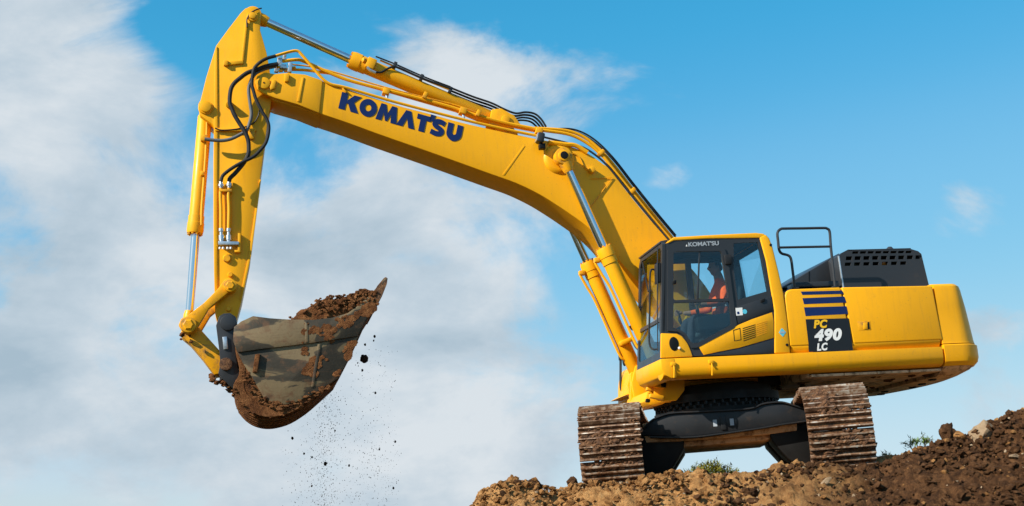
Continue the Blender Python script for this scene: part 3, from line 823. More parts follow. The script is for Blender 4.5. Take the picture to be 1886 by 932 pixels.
# hose bundle from the arm cylinder over the hump
for k, (off, rr) in enumerate(((0, 0.015), (1, 0.016), (2, 0.014), (3, 0.014))):
    base = [(-3.616, -0.12, 6.007), (-3.303, -0.12, 5.874), (-3.026, -0.12, 5.774), (-2.83, -0.12, 5.674), (-2.672, -0.12, 5.615), (-2.523, -0.12, 5.632), (-2.386, -0.12, 5.607), (-2.294, -0.12, 5.522), (-2.229, -0.12, 5.405)]
    pts = [(p[0] - 0.012 * k * (i > 3), p[1] + 0.05 * k, p[2] + 0.02 - 0.024 * k) for i, p in enumerate(base)]
    b = MB(); b.tube(pts, rr, 10); b.obj('hydraulic_hose', 'rubber', boom)

# bucket cylinder in front of the arm
bc_pin, bc_gl, bc_end = [(-7.095, -0.02, 5.746)][0], [(-7.268, -0.02, 3.936)][0], [(-7.372, -0.02, 2.674)][0]
bcy, bcb = cylinder('bucket_cylinder', bc_pin, bc_gl, bc_end, 0.098, 0.05, exc, 0.10, 0.2)
b = MB(); b.tube([(-7.08, -0.1, 5.59), (-7.083, -0.1, 5.391), (-7.113, -0.1, 4.918), (-7.166, -0.1, 4.297), (-7.178, -0.1, 4.028)], 0.022, 8); b.obj('pressure_pipe', Y, bcb)
b = MB(); b.tube([(-7.221, 0.06, 3.939), (-7.265, 0.06, 3.421), (-7.323, 0.06, 2.82)], 0.013, 8); b.obj('grease_line', Y, bcb)
b = MB(); b.box([(-7.121, -0.13, 5.262)][0], (0.10, 0.08, 0.09), bevel=0.012); b.obj('port_block', 'yellow_paint_worn', bcb)
b = MB(); b.box([(-7.151, -0.12, 4.756)][0], (0.05, 0.06, 0.06), bevel=0.008); b.obj('pipe_clip', 'yellow_paint_worn', bcb)

# --- pipes and hoses -----------------------------------------------------------
def along(pts, r, name, mat, parent, segs=8):
    b = MB(); b.tube(pts, r, segs); return b.obj(name, mat, parent)

# pipes laid along the top edge of the boom
along([(-6.123, -0.33, 6.41), (-5.91, -0.33, 6.478), (-5.812, -0.33, 6.487), (-5.753, -0.33, 6.43), (-5.615, -0.33, 6.252), (-5.411, -0.33, 6.018), (-5.132, -0.33, 5.938), (-4.456, -0.33, 5.728), (-3.469, -0.33, 5.459), (-2.818, -0.33, 5.302), (-2.342, -0.33, 5.201)], 0.022, 'steel_pipe', Y, boom)
along([(-6.025, -0.24, 6.366), (-5.834, -0.24, 6.392), (-5.721, -0.24, 6.368), (-5.421, -0.24, 6.223), (-5.119, -0.24, 6.094), (-4.66, -0.24, 5.965), (-4.198, -0.24, 5.844), (-3.654, -0.24, 5.688), (-3.342, -0.24, 5.581), (-2.87, -0.24, 5.448), (-2.311, -0.24, 5.331)], 0.026, 'steel_pipe', Y, boom)
along([(-6.027, -0.2, 6.259), (-5.723, -0.2, 6.253), (-5.495, -0.2, 6.222), (-5.304, -0.2, 6.191), (-5.039, -0.2, 6.085), (-4.579, -0.2, 5.948), (-3.883, -0.2, 5.735), (-3.336, -0.2, 5.57), (-2.784, -0.2, 5.412), (-2.304, -0.2, 5.311)], 0.022, 'steel_pipe', Y, boom)
along([(-5.945, -0.1, 6.381), (-5.563, -0.1, 6.335), (-5.18, -0.1, 6.23), (-4.642, -0.1, 6.059), (-4.019, -0.1, 5.887), (-3.548, -0.1, 5.764), (-3.076, -0.1, 5.589)], 0.012, 'steel_pipe', 'yellow_paint_worn', boom)
along([(-2.317, -0.26, 5.324), (-1.913, -0.26, 5.256), (-1.638, -0.26, 5.105), (-1.447, -0.26, 4.921), (-1.315, -0.26, 4.737), (-1.081, -0.26, 4.403), (-0.789, -0.26, 3.988), (-0.525, -0.26, 3.631)], 0.026, 'steel_pipe', Y, boom)
along([(-2.411, -0.16, 5.392), (-1.962, -0.16, 5.357), (-1.681, -0.16, 5.255), (-1.449, -0.16, 5.053), (-1.262, -0.16, 4.825), (-1.005, -0.16, 4.448), (-0.71, -0.16, 4.037), (-0.453, -0.16, 3.678)], 0.024, 'steel_pipe', Y, boom)
along([(-2.335, -0.3, 5.211), (-2.016, -0.3, 5.127), (-1.736, -0.3, 5.043), (-1.504, -0.3, 4.875), (-1.355, -0.3, 4.7), (-1.099, -0.3, 4.343), (-0.836, -0.3, 3.978), (-0.573, -0.3, 3.622)], 0.016, 'steel_pipe', C_, boom)
along([(-2.264, -0.06, 5.408), (-1.851, -0.06, 5.39), (-1.531, -0.06, 5.237), (-1.239, -0.06, 4.94), (-0.965, -0.06, 4.543), (-0.669, -0.06, 4.121), (-0.373, -0.06, 3.718)], 0.013, 'steel_pipe', C_, boom)
along([(-2.153, 0.05, 5.445), (-1.777, 0.05, 5.444), (-1.479, 0.05, 5.299), (-1.201, 0.05, 5.008), (-0.925, 0.05, 4.608), (-0.627, 0.05, 4.184), (-0.329, 0.05, 3.777)], 0.014, 'hydraulic_hose', 'rubber', boom)
for q in [(-4.58, -0.26, 5.901), (-3.487, -0.26, 5.607), (-2.384, -0.26, 5.299)]:
    b = MB(); b.box(q, (0.10, 0.14, 0.09), Matrix.Rotation(R(17), 3, 'Y'), 0.01); b.obj('pipe_clamp', 'yellow_paint_worn', boom)
    b = MB(); b.cyl((q[0], q[1] - 0.02, q[2] - 0.02), (q[0] + 0.01, q[1] - 0.02, q[2] - 0.14), 0.02, 8); b.obj('clamp_post', 'zinc', boom)
for q in [(-4.021, -0.22, 5.852), (-3.259, -0.22, 5.58), (-1.465, -0.22, 4.975), (-1.045, -0.22, 4.39)]:
    b = MB(); b.box(q, (0.06, 0.16, 0.10), Matrix.Rotation(R(25 if q[0] < -2.5 else 52), 3, 'Y'), 0.01); b.obj('pipe_clamp', 'yellow_paint_worn', boom)
b = MB(); b.cyl([(-5.202, -0.34, 5.926)][0], [(-5.151, -0.34, 5.869)][0], 0.015, 8); b.obj('clamp_post', 'yellow_paint_worn', boom)
# work lamp on the boom
lp = [(-2.407, -0.42, 5.147)][0]
b = MB(); b.box(lp, (0.10, 0.16, 0.15), Matrix.Rotation(R(15), 3, 'Y'), 0.025); lamp = b.obj('work_lamp', C_, boom)
b = MB(); b.box((lp[0] - 0.052, lp[1], lp[2] + 0.012), (0.012, 0.13, 0.12), Matrix.Rotation(R(15), 3, 'Y'), 0.004); b.obj('lens', 'zinc', lamp)
b = MB(); b.box((lp[0] + 0.02, lp[1] + 0.02, lp[2] - 0.12), (0.09, 0.10, 0.08), bevel=0.012); b.obj('lamp_bracket', 'dull_black', lamp)
b = MB(); b.tube([(-2.269, -0.335, 5.117), (-2.028, -0.335, 5.083), (-1.866, -0.335, 5.065), (-1.695, -0.335, 4.957)], 0.035, 8); b.obj('cable_guard', Y, boom)
# valve block and fittings where the arm hoses start
for q, sz in (([(-5.924, -0.3, 6.237)][0], (0.06, 0.10, 0.15)), ([(-6.021, -0.28, 6.26)][0], (0.10, 0.10, 0.07)), ([(-6.063, -0.26, 6.357)][0], (0.07, 0.07, 0.10)), ([(-5.993, -0.24, 6.423)][0], (0.05, 0.06, 0.09)), ([(-6.112, -0.25, 6.222)][0], (0.06, 0.06, 0.06))):
    b = MB(); b.box(q, sz, Matrix.Rotation(R(8), 3, 'Y'), 0.012); b.obj('valve_block', 'zinc', boom)
for q in [(-6.082, -0.31, 6.248), (-6.054, -0.31, 6.191), (-5.979, -0.31, 6.192), (-5.872, -0.31, 6.241)]:
    b = MB(); b.cyl((q[0] - 0.03, q[1], q[2]), (q[0] + 0.03, q[1], q[2] + 0.005), 0.022, 8, 0.004); b.obj('hose_fitting', 'yellow_paint_worn', boom)
along([(-6.09, -0.36, 6.277), (-6.256, -0.36, 6.243), (-6.376, -0.36, 6.193), (-6.511, -0.36, 6.144), (-6.616, -0.36, 6.063), (-6.699, -0.36, 5.983), (-6.745, -0.36, 5.887), (-6.763, -0.36, 5.72), (-6.736, -0.36, 5.617), (-6.701, -0.36, 5.522), (-6.638, -0.36, 5.404), (-6.575, -0.36, 5.294), (-6.533, -0.36, 5.184), (-6.521, -0.36, 5.082), (-6.532, -0.36, 4.949), (-6.593, -0.36, 4.833), (-6.704, -0.36, 4.695), (-6.778, -0.36, 4.619), (-6.794, -0.36, 4.573)], 0.030, 'hydraulic_hose', 'rubber', arm, 10)
along([(-6.118, -0.4, 6.382), (-6.231, -0.4, 6.348), (-6.306, -0.4, 6.307), (-6.382, -0.4, 6.242), (-6.429, -0.4, 6.161), (-6.456, -0.4, 5.969), (-6.436, -0.4, 5.857), (-6.403, -0.4, 5.73), (-6.326, -0.4, 5.556), (-6.27, -0.4, 5.453), (-6.243, -0.4, 5.35), (-6.254, -0.4, 5.225), (-6.294, -0.4, 5.099), (-6.37, -0.4, 4.998), (-6.467, -0.4, 4.905), (-6.6, -0.4, 4.836), (-6.753, -0.4, 4.745), (-6.871, -0.4, 4.646), (-6.901, -0.4, 4.562)], 0.024, 'hydraulic_hose', 'rubber', arm, 10)
along([(-6.12, -0.33, 6.256), (-6.271, -0.33, 6.214), (-6.407, -0.33, 6.14), (-6.477, -0.33, 6.011), (-6.502, -0.33, 5.891), (-6.485, -0.33, 5.684), (-6.473, -0.33, 5.565), (-6.49, -0.33, 5.454), (-6.545, -0.33, 5.312), (-6.649, -0.33, 5.241), (-6.76, -0.33, 5.187), (-6.877, -0.33, 5.164), (-7.0, -0.33, 5.172), (-7.108, -0.33, 5.188)], 0.024, 'hydraulic_hose', 'hose_grey', arm, 10)
along([(-6.969, -0.25, 5.371), (-6.868, -0.25, 5.34), (-6.647, -0.25, 5.363), (-6.461, -0.25, 5.434), (-6.385, -0.25, 5.537), (-6.36, -0.25, 5.633)], 0.010, 'grease_line', 'rubber', arm, 6)
along([(-6.29, -0.24, 7.169), (-6.367, -0.24, 7.143), (-6.443, -0.24, 7.092), (-6.498, -0.24, 7.0), (-6.501, -0.24, 6.876)], 0.010, 'grease_line', 'rubber', arm, 6)

# --- bucket linkage --------------------------------------------------------------
def bar(poly, y0, y1, name, parent, bev=0.012, mat='yellow_paint_worn'):
    b = MB(); b.prism(poly, y0, y1, bev); return b.obj(name, mat, parent)

link = empty('bucket_link', exc)
lk = [(-6.872, 3.226), (-6.808, 3.239), (-6.745, 3.2), (-6.732, 3.117), (-6.769, 3.052), (-6.841, 3.031), (-7.092, 2.825), (-7.264, 2.538), (-7.348, 2.512), (-7.445, 2.545), (-7.486, 2.619), (-7.45, 2.705), (-7.373, 2.739), (-7.161, 2.901), (-6.981, 3.08)]
for y0, y1 in ((-0.33, -0.235), (0.235, 0.33)):
    bar(lk, y0, y1, 'side_link', link)
for q, r_ in (([(-6.809, -0.33, 3.122)][0], 0.085), ([(-7.358, -0.33, 2.611)][0], 0.105)):
    b = MB(); b.cyl((q[0], -0.38, q[2]), (q[0], 0.38, q[2]), r_, 24, 0.008); pn = b.obj('pin', 'yellow_paint_worn', link)
    b = MB(); b.lathe((q[0], -0.40, q[2]), (q[0], -0.375, q[2]), [(0, r_ * 0.55), (0.5, r_ * 0.7), (1, r_ * 0.72)], 6); b.obj('pin_head', 'yellow_paint_worn', link)
pr = [(-7.394, 2.58), (-7.33, 2.6), (-7.232, 2.604), (-7.115, 2.46), (-6.929, 2.233), (-6.803, 2.17), (-6.783, 2.082), (-6.835, 1.982), (-6.948, 1.972), (-7.032, 1.962), (-7.196, 2.201), (-7.347, 2.396), (-7.464, 2.503), (-7.457, 2.575)]
bar(pr, -0.20, 0.20, 'push_link', link)
b = MB()
for i in range(26):
    q = [(-7.381, -0.16, 2.547), (-7.333, -0.16, 2.472), (-7.004, -0.16, 1.963)][0 if i < 8 else (1 if i < 13 else 2)]
    b.blob((q[0] + random.uniform(-0.09, 0.09), random.uniform(-0.33, 0.2), q[2] + random.uniform(-0.09, 0.05)), random.uniform(0.02, 0.05), 1, 0.5, 2, (1, 1, 0.8), i)
b.obj('caked_mud', 'wet_soil', link, kind='stuff')

# --- bucket ----------------------------------------------------------------------
WN, WF = -0.76, 0.76
bucket = empty('bucket', exc)
shell_out = [(-6.524, 2.61), (-6.622, 2.563), (-6.706, 2.509), (-6.749, 2.425), (-6.76, 2.227), (-6.717, 2.027), (-6.72, 1.872), (-6.777, 1.776), (-6.792, 1.693), (-6.747, 1.559), (-6.648, 1.436), (-6.527, 1.353), (-6.378, 1.311), (-6.221, 1.317), (-6.033, 1.37), (-5.821, 1.493), (-5.62, 1.653), (-5.431, 1.815), (-5.31, 1.996), (-5.171, 2.265), (-5.029, 2.551), (-4.858, 2.825), (-4.758, 3.081), (-4.795, 3.082), (-4.881, 2.959)]
shell_in = [(-4.928, 2.879), (-5.035, 2.742), (-5.158, 2.57), (-5.275, 2.327), (-5.407, 2.072), (-5.555, 1.878), (-5.723, 1.715), (-5.902, 1.567), (-6.057, 1.477), (-6.217, 1.442), (-6.361, 1.442), (-6.497, 1.498), (-6.603, 1.601), (-6.655, 1.715), (-6.638, 1.869), (-6.634, 2.023), (-6.664, 2.223), (-6.653, 2.393), (-6.603, 2.477)]
so, si = catmull(shell_out, 3), catmull(shell_in, 3)
b = MB(); b.prism(so + si, WN + 0.02, WF - 0.02, 0.006, 1); shell = b.obj('shell', 'wet_soil', bucket)
for y0, y1 in ((-0.735, -0.70), (0.70, 0.735)):
    b = MB(); b.prism(so + [(-5.064, 2.743), (-5.3, 2.59), (-5.502, 2.538), (-5.75, 2.518), (-6.087, 2.537), (-6.31, 2.56)], y0, y1, 0.004, 1); b.obj('end_wall', 'wet_soil', bucket)
# side plates
side_o = [(-6.524, 2.621), (-6.31, 2.585), (-6.087, 2.563), (-5.75, 2.544), (-5.502, 2.564), (-5.301, 2.615), (-5.138, 2.727), (-4.973, 2.883), (-4.782, 3.085), (-4.747, 3.062), (-4.861, 2.799), (-5.062, 2.505), (-5.194, 2.263), (-5.319, 1.994), (-5.462, 1.764), (-5.671, 1.639), (-5.862, 1.542), (-6.03, 1.473), (-6.19, 1.453), (-6.319, 1.494), (-6.426, 1.576), (-6.544, 1.812), (-6.669, 2.022), (-6.734, 2.166), (-6.785, 2.317), (-6.768, 2.487), (-6.677, 2.562)]
b = MB(); b.prism(side_o, WN, WN + 0.035, 0.004); b.obj('side_plate', 'bucket_steel', bucket)
b = MB(); b.prism(side_o, WF - 0.035, WF, 0.004); b.obj('side_plate', 'bucket_steel', bucket)
upper = [(-6.524, 2.623), (-6.31, 2.587), (-6.088, 2.564), (-5.752, 2.545), (-5.504, 2.566), (-5.303, 2.617), (-5.141, 2.728), (-4.998, 2.856), (-4.935, 2.817), (-4.97, 2.686), (-5.079, 2.5), (-5.187, 2.308), (-5.6, 2.259), (-6.022, 2.218), (-6.438, 2.185), (-6.727, 2.154), (-6.778, 2.311), (-6.768, 2.488), (-6.663, 2.563)]
b = MB(); b.prism(upper, WN - 0.028, WN + 0.002, 0.006); b.obj('side_cutter', 'bucket_steel', bucket)
b = MB(); b.prism([(-5.865, 2.528), (-5.83, 2.527), (-5.825, 2.253), (-5.867, 2.248)], WN - 0.035, WN - 0.02, 0.003); b.obj('wear_edge', 'bucket_steel', bucket)
b = MB(); b.prism(catmull([(-5.671, 2.235), (-5.683, 2.106), (-5.732, 1.894), (-5.775, 1.669)], 4) + catmull([(-5.81, 1.657), (-5.767, 1.896), (-5.718, 2.107), (-5.706, 2.229)], 4), WN - 0.012, WN + 0.002, 0.002); b.obj('wear_edge', 'bucket_steel', bucket)
b = MB(); b.prism([(-6.509, 2.118), (-6.447, 2.123), (-6.487, 1.885), (-6.549, 1.887)], WN - 0.04, WN + 0.002, 0.006); b.obj('lug', 'wet_soil', bucket)
# wear strips under the shell
for k in range(5):
    yc = -0.56 + 0.28 * k
    rngp = catmull([(-6.747, 1.559), (-6.648, 1.436), (-6.527, 1.353), (-6.378, 1.311), (-6.221, 1.317), (-6.033, 1.37), (-5.821, 1.493), (-5.62, 1.653), (-5.431, 1.815)], 3)
    innp = [(p[0] * 1.0, p[1] + 0.02) for p in rngp]
    outp = [(p[0], p[1] - 0.03) for p in rngp]
    b = MB(); b.prism(outp + innp[::-1], yc - 0.06, yc + 0.06, 0.004, 1); b.obj('wear_strip', 'wet_soil', bucket)
# teeth along the lip
tooth = [(-4.973, 2.828), (-4.894, 2.974), (-4.787, 3.097), (-4.743, 3.088), (-4.762, 3.0), (-4.836, 2.831), (-4.899, 2.723)]
for k in range(5):
    yc = -0.715 + 0.3575 * k
    b = MB()
    m0 = MB(); B = bmesh.new()
    tip = {3, 2}
    v0 = []; v1 = []
    for i, p in enumerate(tooth):
        w = 0.030 if i in (2, 3) else 0.075
        v0.append(B.verts.new((p[0], yc - w, p[1]))); v1.append(B.verts.new((p[0], yc + w, p[1])))
    B.faces.new(v0); B.faces.new(v1[::-1]); n = len(v0)
    for i in range(n): B.faces.new((v0[i], v1[i], v1[(i + 1) % n], v0[(i + 1) % n]))
    b._merge(B, 0.006, 1)
    b.obj('tooth', 'shoe_mud', bucket)
# ears with the arm pin and the link pin
ear = [(-6.959, 2.714), (-6.902, 2.749), (-6.817, 2.753), (-6.747, 2.699), (-6.722, 2.581), (-6.763, 2.291), (-6.746, 2.116), (-6.722, 1.928), (-6.684, 1.768), (-6.796, 1.744), (-6.919, 1.865), (-6.987, 1.954), (-6.957, 2.067), (-6.967, 2.241), (-6.991, 2.474), (-7.003, 2.591)]
for y0, y1 in ((-0.36, -0.26), (0.26, 0.36)):
    b = MB(); b.prism(ear, y0, y1, 0.01); b.obj('ear', C_, bucket)
pq = [(-6.847, -0.36, 2.617)][0]
b = MB(); b.cyl((pq[0], -0.40, pq[2]), (pq[0], 0.40, pq[2]), 0.105, 26, 0.01); b.obj('pin', C_, bucket)
pq2 = [(-6.886, -0.36, 2.067)][0]
b = MB(); b.cyl((pq2[0], -0.40, pq2[2]), (pq2[0], 0.40, pq2[2]), 0.085, 24, 0.01); b.obj('pin', 'shoe_mud', bucket)
b = MB(); b.box([(-6.888, -0.37, 2.348)][0], (0.06, 0.03, 0.17), Matrix.Rotation(R(-4), 3, 'Y'), 0.008); b.obj('lock_plate', 'zinc', bucket)
b = MB()
for i in range(110):
    k = random.random()
    base = catmull([(-6.965, 1.883), (-6.872, 1.781), (-6.779, 1.665), (-6.727, 1.537), (-6.622, 1.4), (-6.46, 1.315), (-6.221, 1.303), (-6.033, 1.363), (-5.821, 1.486)], 6)
    q = base[min(int(k * len(base)), len(base) - 1)]
    yy = random.choice((random.uniform(-0.76, -0.66), random.uniform(-0.7, 0.6)))
    if q[0] < [(-6.779, 1.665)][0][0]: yy = random.uniform(-0.3, 0.3)
    r_ = random.uniform(0.010, 0.028)
    b.blob((q[0] + random.uniform(-0.015, 0.015), yy, q[1] + random.uniform(0.0, 0.03)), r_, 1, 0.6, 2, (1.5, 1.2, 0.6), i)
for i in range(120):   # clay stuck to the lower edge of the near side plate
    base = catmull([(-6.638, 1.866), (-6.573, 1.709), (-6.441, 1.556), (-6.306, 1.472), (-6.183, 1.445), (-6.01, 1.472), (-5.834, 1.541), (-5.621, 1.651)], 6)
    q = random.choice(base)
    b.blob((q[0] + random.uniform(-0.05, 0.04), -0.765 + random.uniform(-0.01, 0.02), q[1] + random.uniform(-0.05, 0.05)), random.uniform(0.008, 0.024), 1, 0.6, 2, (1.7, 0.45, 1.0), i + 200)
for i in range(900):   # thin smears of clay over the rear half of the near side
    a = random.random(); c = random.random() ** 1.4
    p0, p1 = [(-4.937, 2.788), (-5.898, 1.758)]
    x = p0[0] + (p1[0] - p0[0]) * a
    zt = np.interp(x, *zip(*sorted([(-6.014, 2.476), (-5.591, 2.518), (-5.304, 2.581), (-4.937, 2.788)])))
    zb_ = np.interp(x, *zip(*sorted([(-6.044, 1.498), (-5.692, 1.664), (-5.463, 1.81), (-5.32, 2.018), (-5.197, 2.258), (-4.941, 2.685)])))
    z = zb_ + (zt - zb_) * c
    if noise.noise(Vector((x * 4.5, 1.3, z * 6))) < 0.06: continue
    b.blob((x, -0.765 - (0.026 if z > np.interp(x, *zip(*sorted([(-6.022, 2.218), (-4.956, 2.365)]))) else 0.0), z), random.uniform(0.010, 0.032), 1, 0.6, 2, (1.6, 0.16, 1.3), i + 700)
b.obj('caked_mud', 'wet_soil', bucket, kind='stuff')

# --- upper structure -----------------------------------------------------------
# deck frame with its rounded skirt
skirt = [(-1.53, 1.735), (-1.53, 1.60), (-1.522, 1.555), (-1.49, 1.505), (-1.43, 1.475), (-1.34, 1.465), (-1.28, 1.50), (-1.28, 1.735)]
frame_ = empty('swing_frame', exc)
b = MB(); b.prism(skirt, -1.27, 2.80, 0.006, 2, 'x'); b.obj('deck_skirt', Y, frame_)
b = MB(); b.prism([(-y, z) for y, z in skirt], -0.9, 2.80, 0.006, 2, 'x'); b.obj('deck_skirt', Y, frame_)
b = MB(); b.prism([(-1.295, 1.735), (-1.295, 1.60), (-1.26, 1.52), (-1.18, 1.475), (-1.10, 1.475), (-1.10, 1.735)], -1.535, -0.40, 0.012); b.obj('deck_nose', Y, frame_)
b = MB(); b.box((-0.3, -0.87, 1.60), (1.75, 0.92, 0.10)); b.obj('cab_floor_plate', U_, frame_)  # dark colour stands in for the shade beneath the cab
b = MB(); b.box((0.95, 0.0, 1.58), (3.65, 0.90, 0.28)); b.obj('main_beam', U_, frame_)
b = MB(); b.box((0.95, 1.0, 1.60), (3.6, 0.95, 0.12)); b.obj('floor_plate', U_, frame_)
# belly covers behind the slew ring
for k in range(4):
    for j in range(2):
        x0 = 0.86 + 0.49 * k
        b = MB(); b.box((x0 + 0.235, -0.72 + 1.44 * j, 1.43), (0.475, 1.40, 0.035), bevel=0.004); cv = b.obj('belly_cover', 'muddy_bounce_paint', frame_)
b = MB(); b.box((0.85, -0.7, 1.50), (0.03, 1.3, 0.16)); b.obj('belly_wall', 'muddy_bounce_paint', frame_)
b = MB()
for i in range(34):
    b.blob((random.uniform(0.9, 3.1), random.uniform(-1.3, 0.6), 1.412 + random.uniform(-0.012, 0.0)), random.uniform(0.015, 0.045), 1, 0.5, 2, (1.5, 1.5, 0.6), i)
b.obj('caked_mud', 'dark_clod', frame_, kind='stuff')
# boom foot bracket and cylinder foot bracket at the front
for y in (-0.42, 0.42):
    b = MB(); b.prism([(-1.15, 1.40), (-1.12, 1.80), (-0.75, 2.05), (-0.45, 2.52), (-0.15, 2.58), (0.25, 2.2), (0.5, 1.6), (0.5, 1.40)], y - 0.035, y + 0.035, 0.012); b.obj('boom_bracket', Y, frame_)
for y in (-0.56, -0.36, 0.36, 0.56):
    b = MB(); b.prism([(-1.052, 1.896), (-0.941, 1.938), (-0.782, 1.884), (-0.636, 1.705), (-0.666, 1.408), (-0.795, 1.274), (-1.007, 1.269), (-1.111, 1.374), (-1.133, 1.648)], y - 0.03, y + 0.03, 0.012); b.obj('cylinder_bracket', Y, frame_)
b = MB(); b.cyl((foot[0], -0.62, foot[2]), (foot[0], 0.62, foot[2]), 0.07, 20); b.obj('pin', Y, frame_)
b = MB(); b.prism([(-1.134, 1.44), (-1.002, 1.48), (-0.875, 1.459), (-0.835, 1.38), (-0.895, 1.26), (-1.106, 1.24), (-1.179, 1.305)], -0.36, 0.62, 0.02); b.obj('front_beam', Y, frame_)
# catwalk on the far side with the nose of the tool box and its vents
tb = catmull([(-0.815, 1.994), (-0.904, 1.965), (-0.964, 1.87), (-1.005, 1.7), (-1.028, 1.458)], 4) + [(-0.855, 1.328), (0.138, 1.402), (0.224, 2.184), (-0.737, 2.098)]
b = MB(); b.prism(tb, 0.62, 1.48, 0.03); tool = b.obj('tool_box', Y, frame_)
for k in range(3):
    q = [(-0.948, 0.61, 1.866), (-0.956, 0.61, 1.785), (-0.963, 0.61, 1.704)][k]
    b = MB(); b.box((q[0], 0.615, q[2]), (0.05, 0.03, 0.03), bevel=0.004); b.obj('vent', 'dull_black', tool)
b = MB(); b.prism([(-1.157, 1.506), (-1.007, 1.58), (-0.76, 1.593), (-0.45, 1.628), (-0.455, 1.579), (-0.764, 1.463), (-0.901, 1.454), (-1.014, 1.508)], 0.55, 1.45, 0.012); b.obj('step', Y, frame_)
b = MB(); b.prism([(-1.058, 1.388), (-1.019, 1.354), (-0.805, 1.311), (-0.581, 1.348), (-0.563, 1.525), (-1.047, 1.5)], 0.50, 0.66, 0.012); b.obj('step_bracket', Y, frame_)
b = MB(); b.tube([(-0.955, 1.3, 2.317), (-0.986, 1.3, 1.98), (-1.008, 1.3, 1.746), (-0.999, 1.3, 1.654), (-0.942, 1.3, 1.609), (-0.828, 1.3, 1.621)], 0.020, 8); hr = b.obj('front_handrail', C_, frame_)
b = MB(); b.box([(-0.969, 1.3, 2.165)][0], (0.06, 0.06, 0.10), bevel=0.012); b.obj('clamp', C_, hr)
b = MB(); b.prism(catmull([(-0.926, 2.223), (-0.884, 2.205), (-0.885, 2.103), (-0.919, 2.021), (-0.949, 2.072), (-0.939, 2.182)], 3, True), 1.18, 1.30, 0.01); b.obj('mirror', 'rubber', hr)
for q, sz, mt in (([(-1.129, -0.62, 1.567)][0], (0.10, 0.12, 0.10), Y), ([(-1.044, -0.6, 1.475)][0], (0.16, 0.10, 0.05), Y), ([(-1.161, -0.55, 1.487)][0], (0.08, 0.08, 0.12), 'yellow_paint_worn'), ([(-0.985, -0.64, 1.49)][0], (0.07, 0.05, 0.07), 'dull_black'), ([(-1.097, -0.62, 1.332)][0], (0.20, 0.08, 0.06), 'yellow_paint_worn'), ([(-1.227, -0.62, 1.286)][0], (0.06, 0.06, 0.05), 'dull_black')):
    b = MB(); b.box(q, sz, Matrix.Rotation(R(12), 3, 'Y'), 0.012); b.obj('bracket_gap_block', mt, frame_)  # black blocks paint in the dark gaps among the yellow brackets
b = MB(); b.tube([(-1.2, -0.1, 2.201), (-1.152, -0.1, 2.105), (-1.054, -0.1, 2.023)], 0.02, 8); b.obj('hydraulic_hose', 'hose_grey', frame_)
b = MB(); b.tube([(-1.124, 0.2, 2.472), (-1.08, 0.2, 2.414), (-0.964, 0.2, 2.41), (-0.876, 0.2, 2.463)], 0.018, 8); b.obj('hydraulic_hose', 'rubber', frame_)
b = MB(); b.box([(-1.154, 0.36, 2.266)][0], (0.22, 0.14, 0.07), Matrix.Rotation(R(-20), 3, 'Y'), 0.02); b.obj('hose_bracket', Y, frame_)
for q in [(-1.132, -1.54, 1.647), (-0.602, -1.54, 1.654)]:
    b = MB(); b.tube([(q[0], q[1], q[2]), (q[0], q[1] - 0.02, q[2] - 0.06), (q[0] - 0.01, q[1] - 0.01, q[2] - 0.17)], 0.010, 6); b.obj('tie_hook', Y, frame_)
    b = MB(); b.box((q[0], q[1], q[2] + 0.01), (0.07, 0.03, 0.05), bevel=0.008); b.obj('hook_plate', Y, frame_)

# --- engine cabinet ------------------------------------------------------------
cabn = empty('engine_cabinet', exc)
b = MB(); b.box((1.68, 0.0, 2.165), (2.18, 2.94, 0.86), bevel=0.03); b.obj('cabinet_body', Y, cabn)
def rounded(pts, idx, r, n=5):
    out = []
    for i, p in enumerate(pts):
        if i not in idx: out.append(p); continue
        p = np.array(p); a = np.array(pts[i - 1]); c = np.array(pts[(i + 1) % len(pts)])
        da = (a - p) / np.linalg.norm(a - p); dc = (c - p) / np.linalg.norm(c - p)
        s, e = p + da * r, p + dc * r
        for k in range(n + 1):
            t = k / n; out.append(tuple((1 - t) ** 2 * s + 2 * t * (1 - t) * p + t * t * e))
    return out
pa = rounded([(0.568, 2.616), (1.404, 2.622), (1.472, 1.832), (0.556, 1.831)], (0,), 0.13)
pb = [(1.42, 2.621), (2.797, 2.604), (2.841, 1.832), (1.488, 1.832)]
for pp in (pa, pb):
    b = MB(); b.prism(pp, -1.515, -1.44, 0.022, 3); pnl = b.obj('side_door', Y, cabn)
    if pp is pb:
        b = MB(); b.prism([(1.583, 2.135), (1.778, 2.136), (1.775, 2.007), (1.589, 2.007)], -1.5165, -1.50, 0.002); latch = b.obj('latch', 'yellow_paint_worn', pnl)
        b = MB(); b.prism([(1.668, 2.109), (1.725, 2.107), (1.721, 2.024), (1.664, 2.026)], -1.524, -1.51, 0.003); b.obj('latch_handle', Y, pnl)
        b = MB(); b.prism([(1.735, 2.122), (1.759, 2.121), (1.753, 2.023), (1.729, 2.024)], -1.519, -1.51, 0.001); b.obj('latch_slot', 'dull_black', pnl)
b = MB(); b.prism([(-1.508, 1.845), (-1.50, 1.80), (-1.46, 1.745), (-1.40, 1.735), (-1.40, 1.845)], 0.575, 2.80, 0.004, 2, 'x'); b.obj('sill', Y, cabn)
pn2 = cabn.children[0]
for o_ in cabn.children:
    if o_.name.startswith('side_door'): pn2 = o_; break
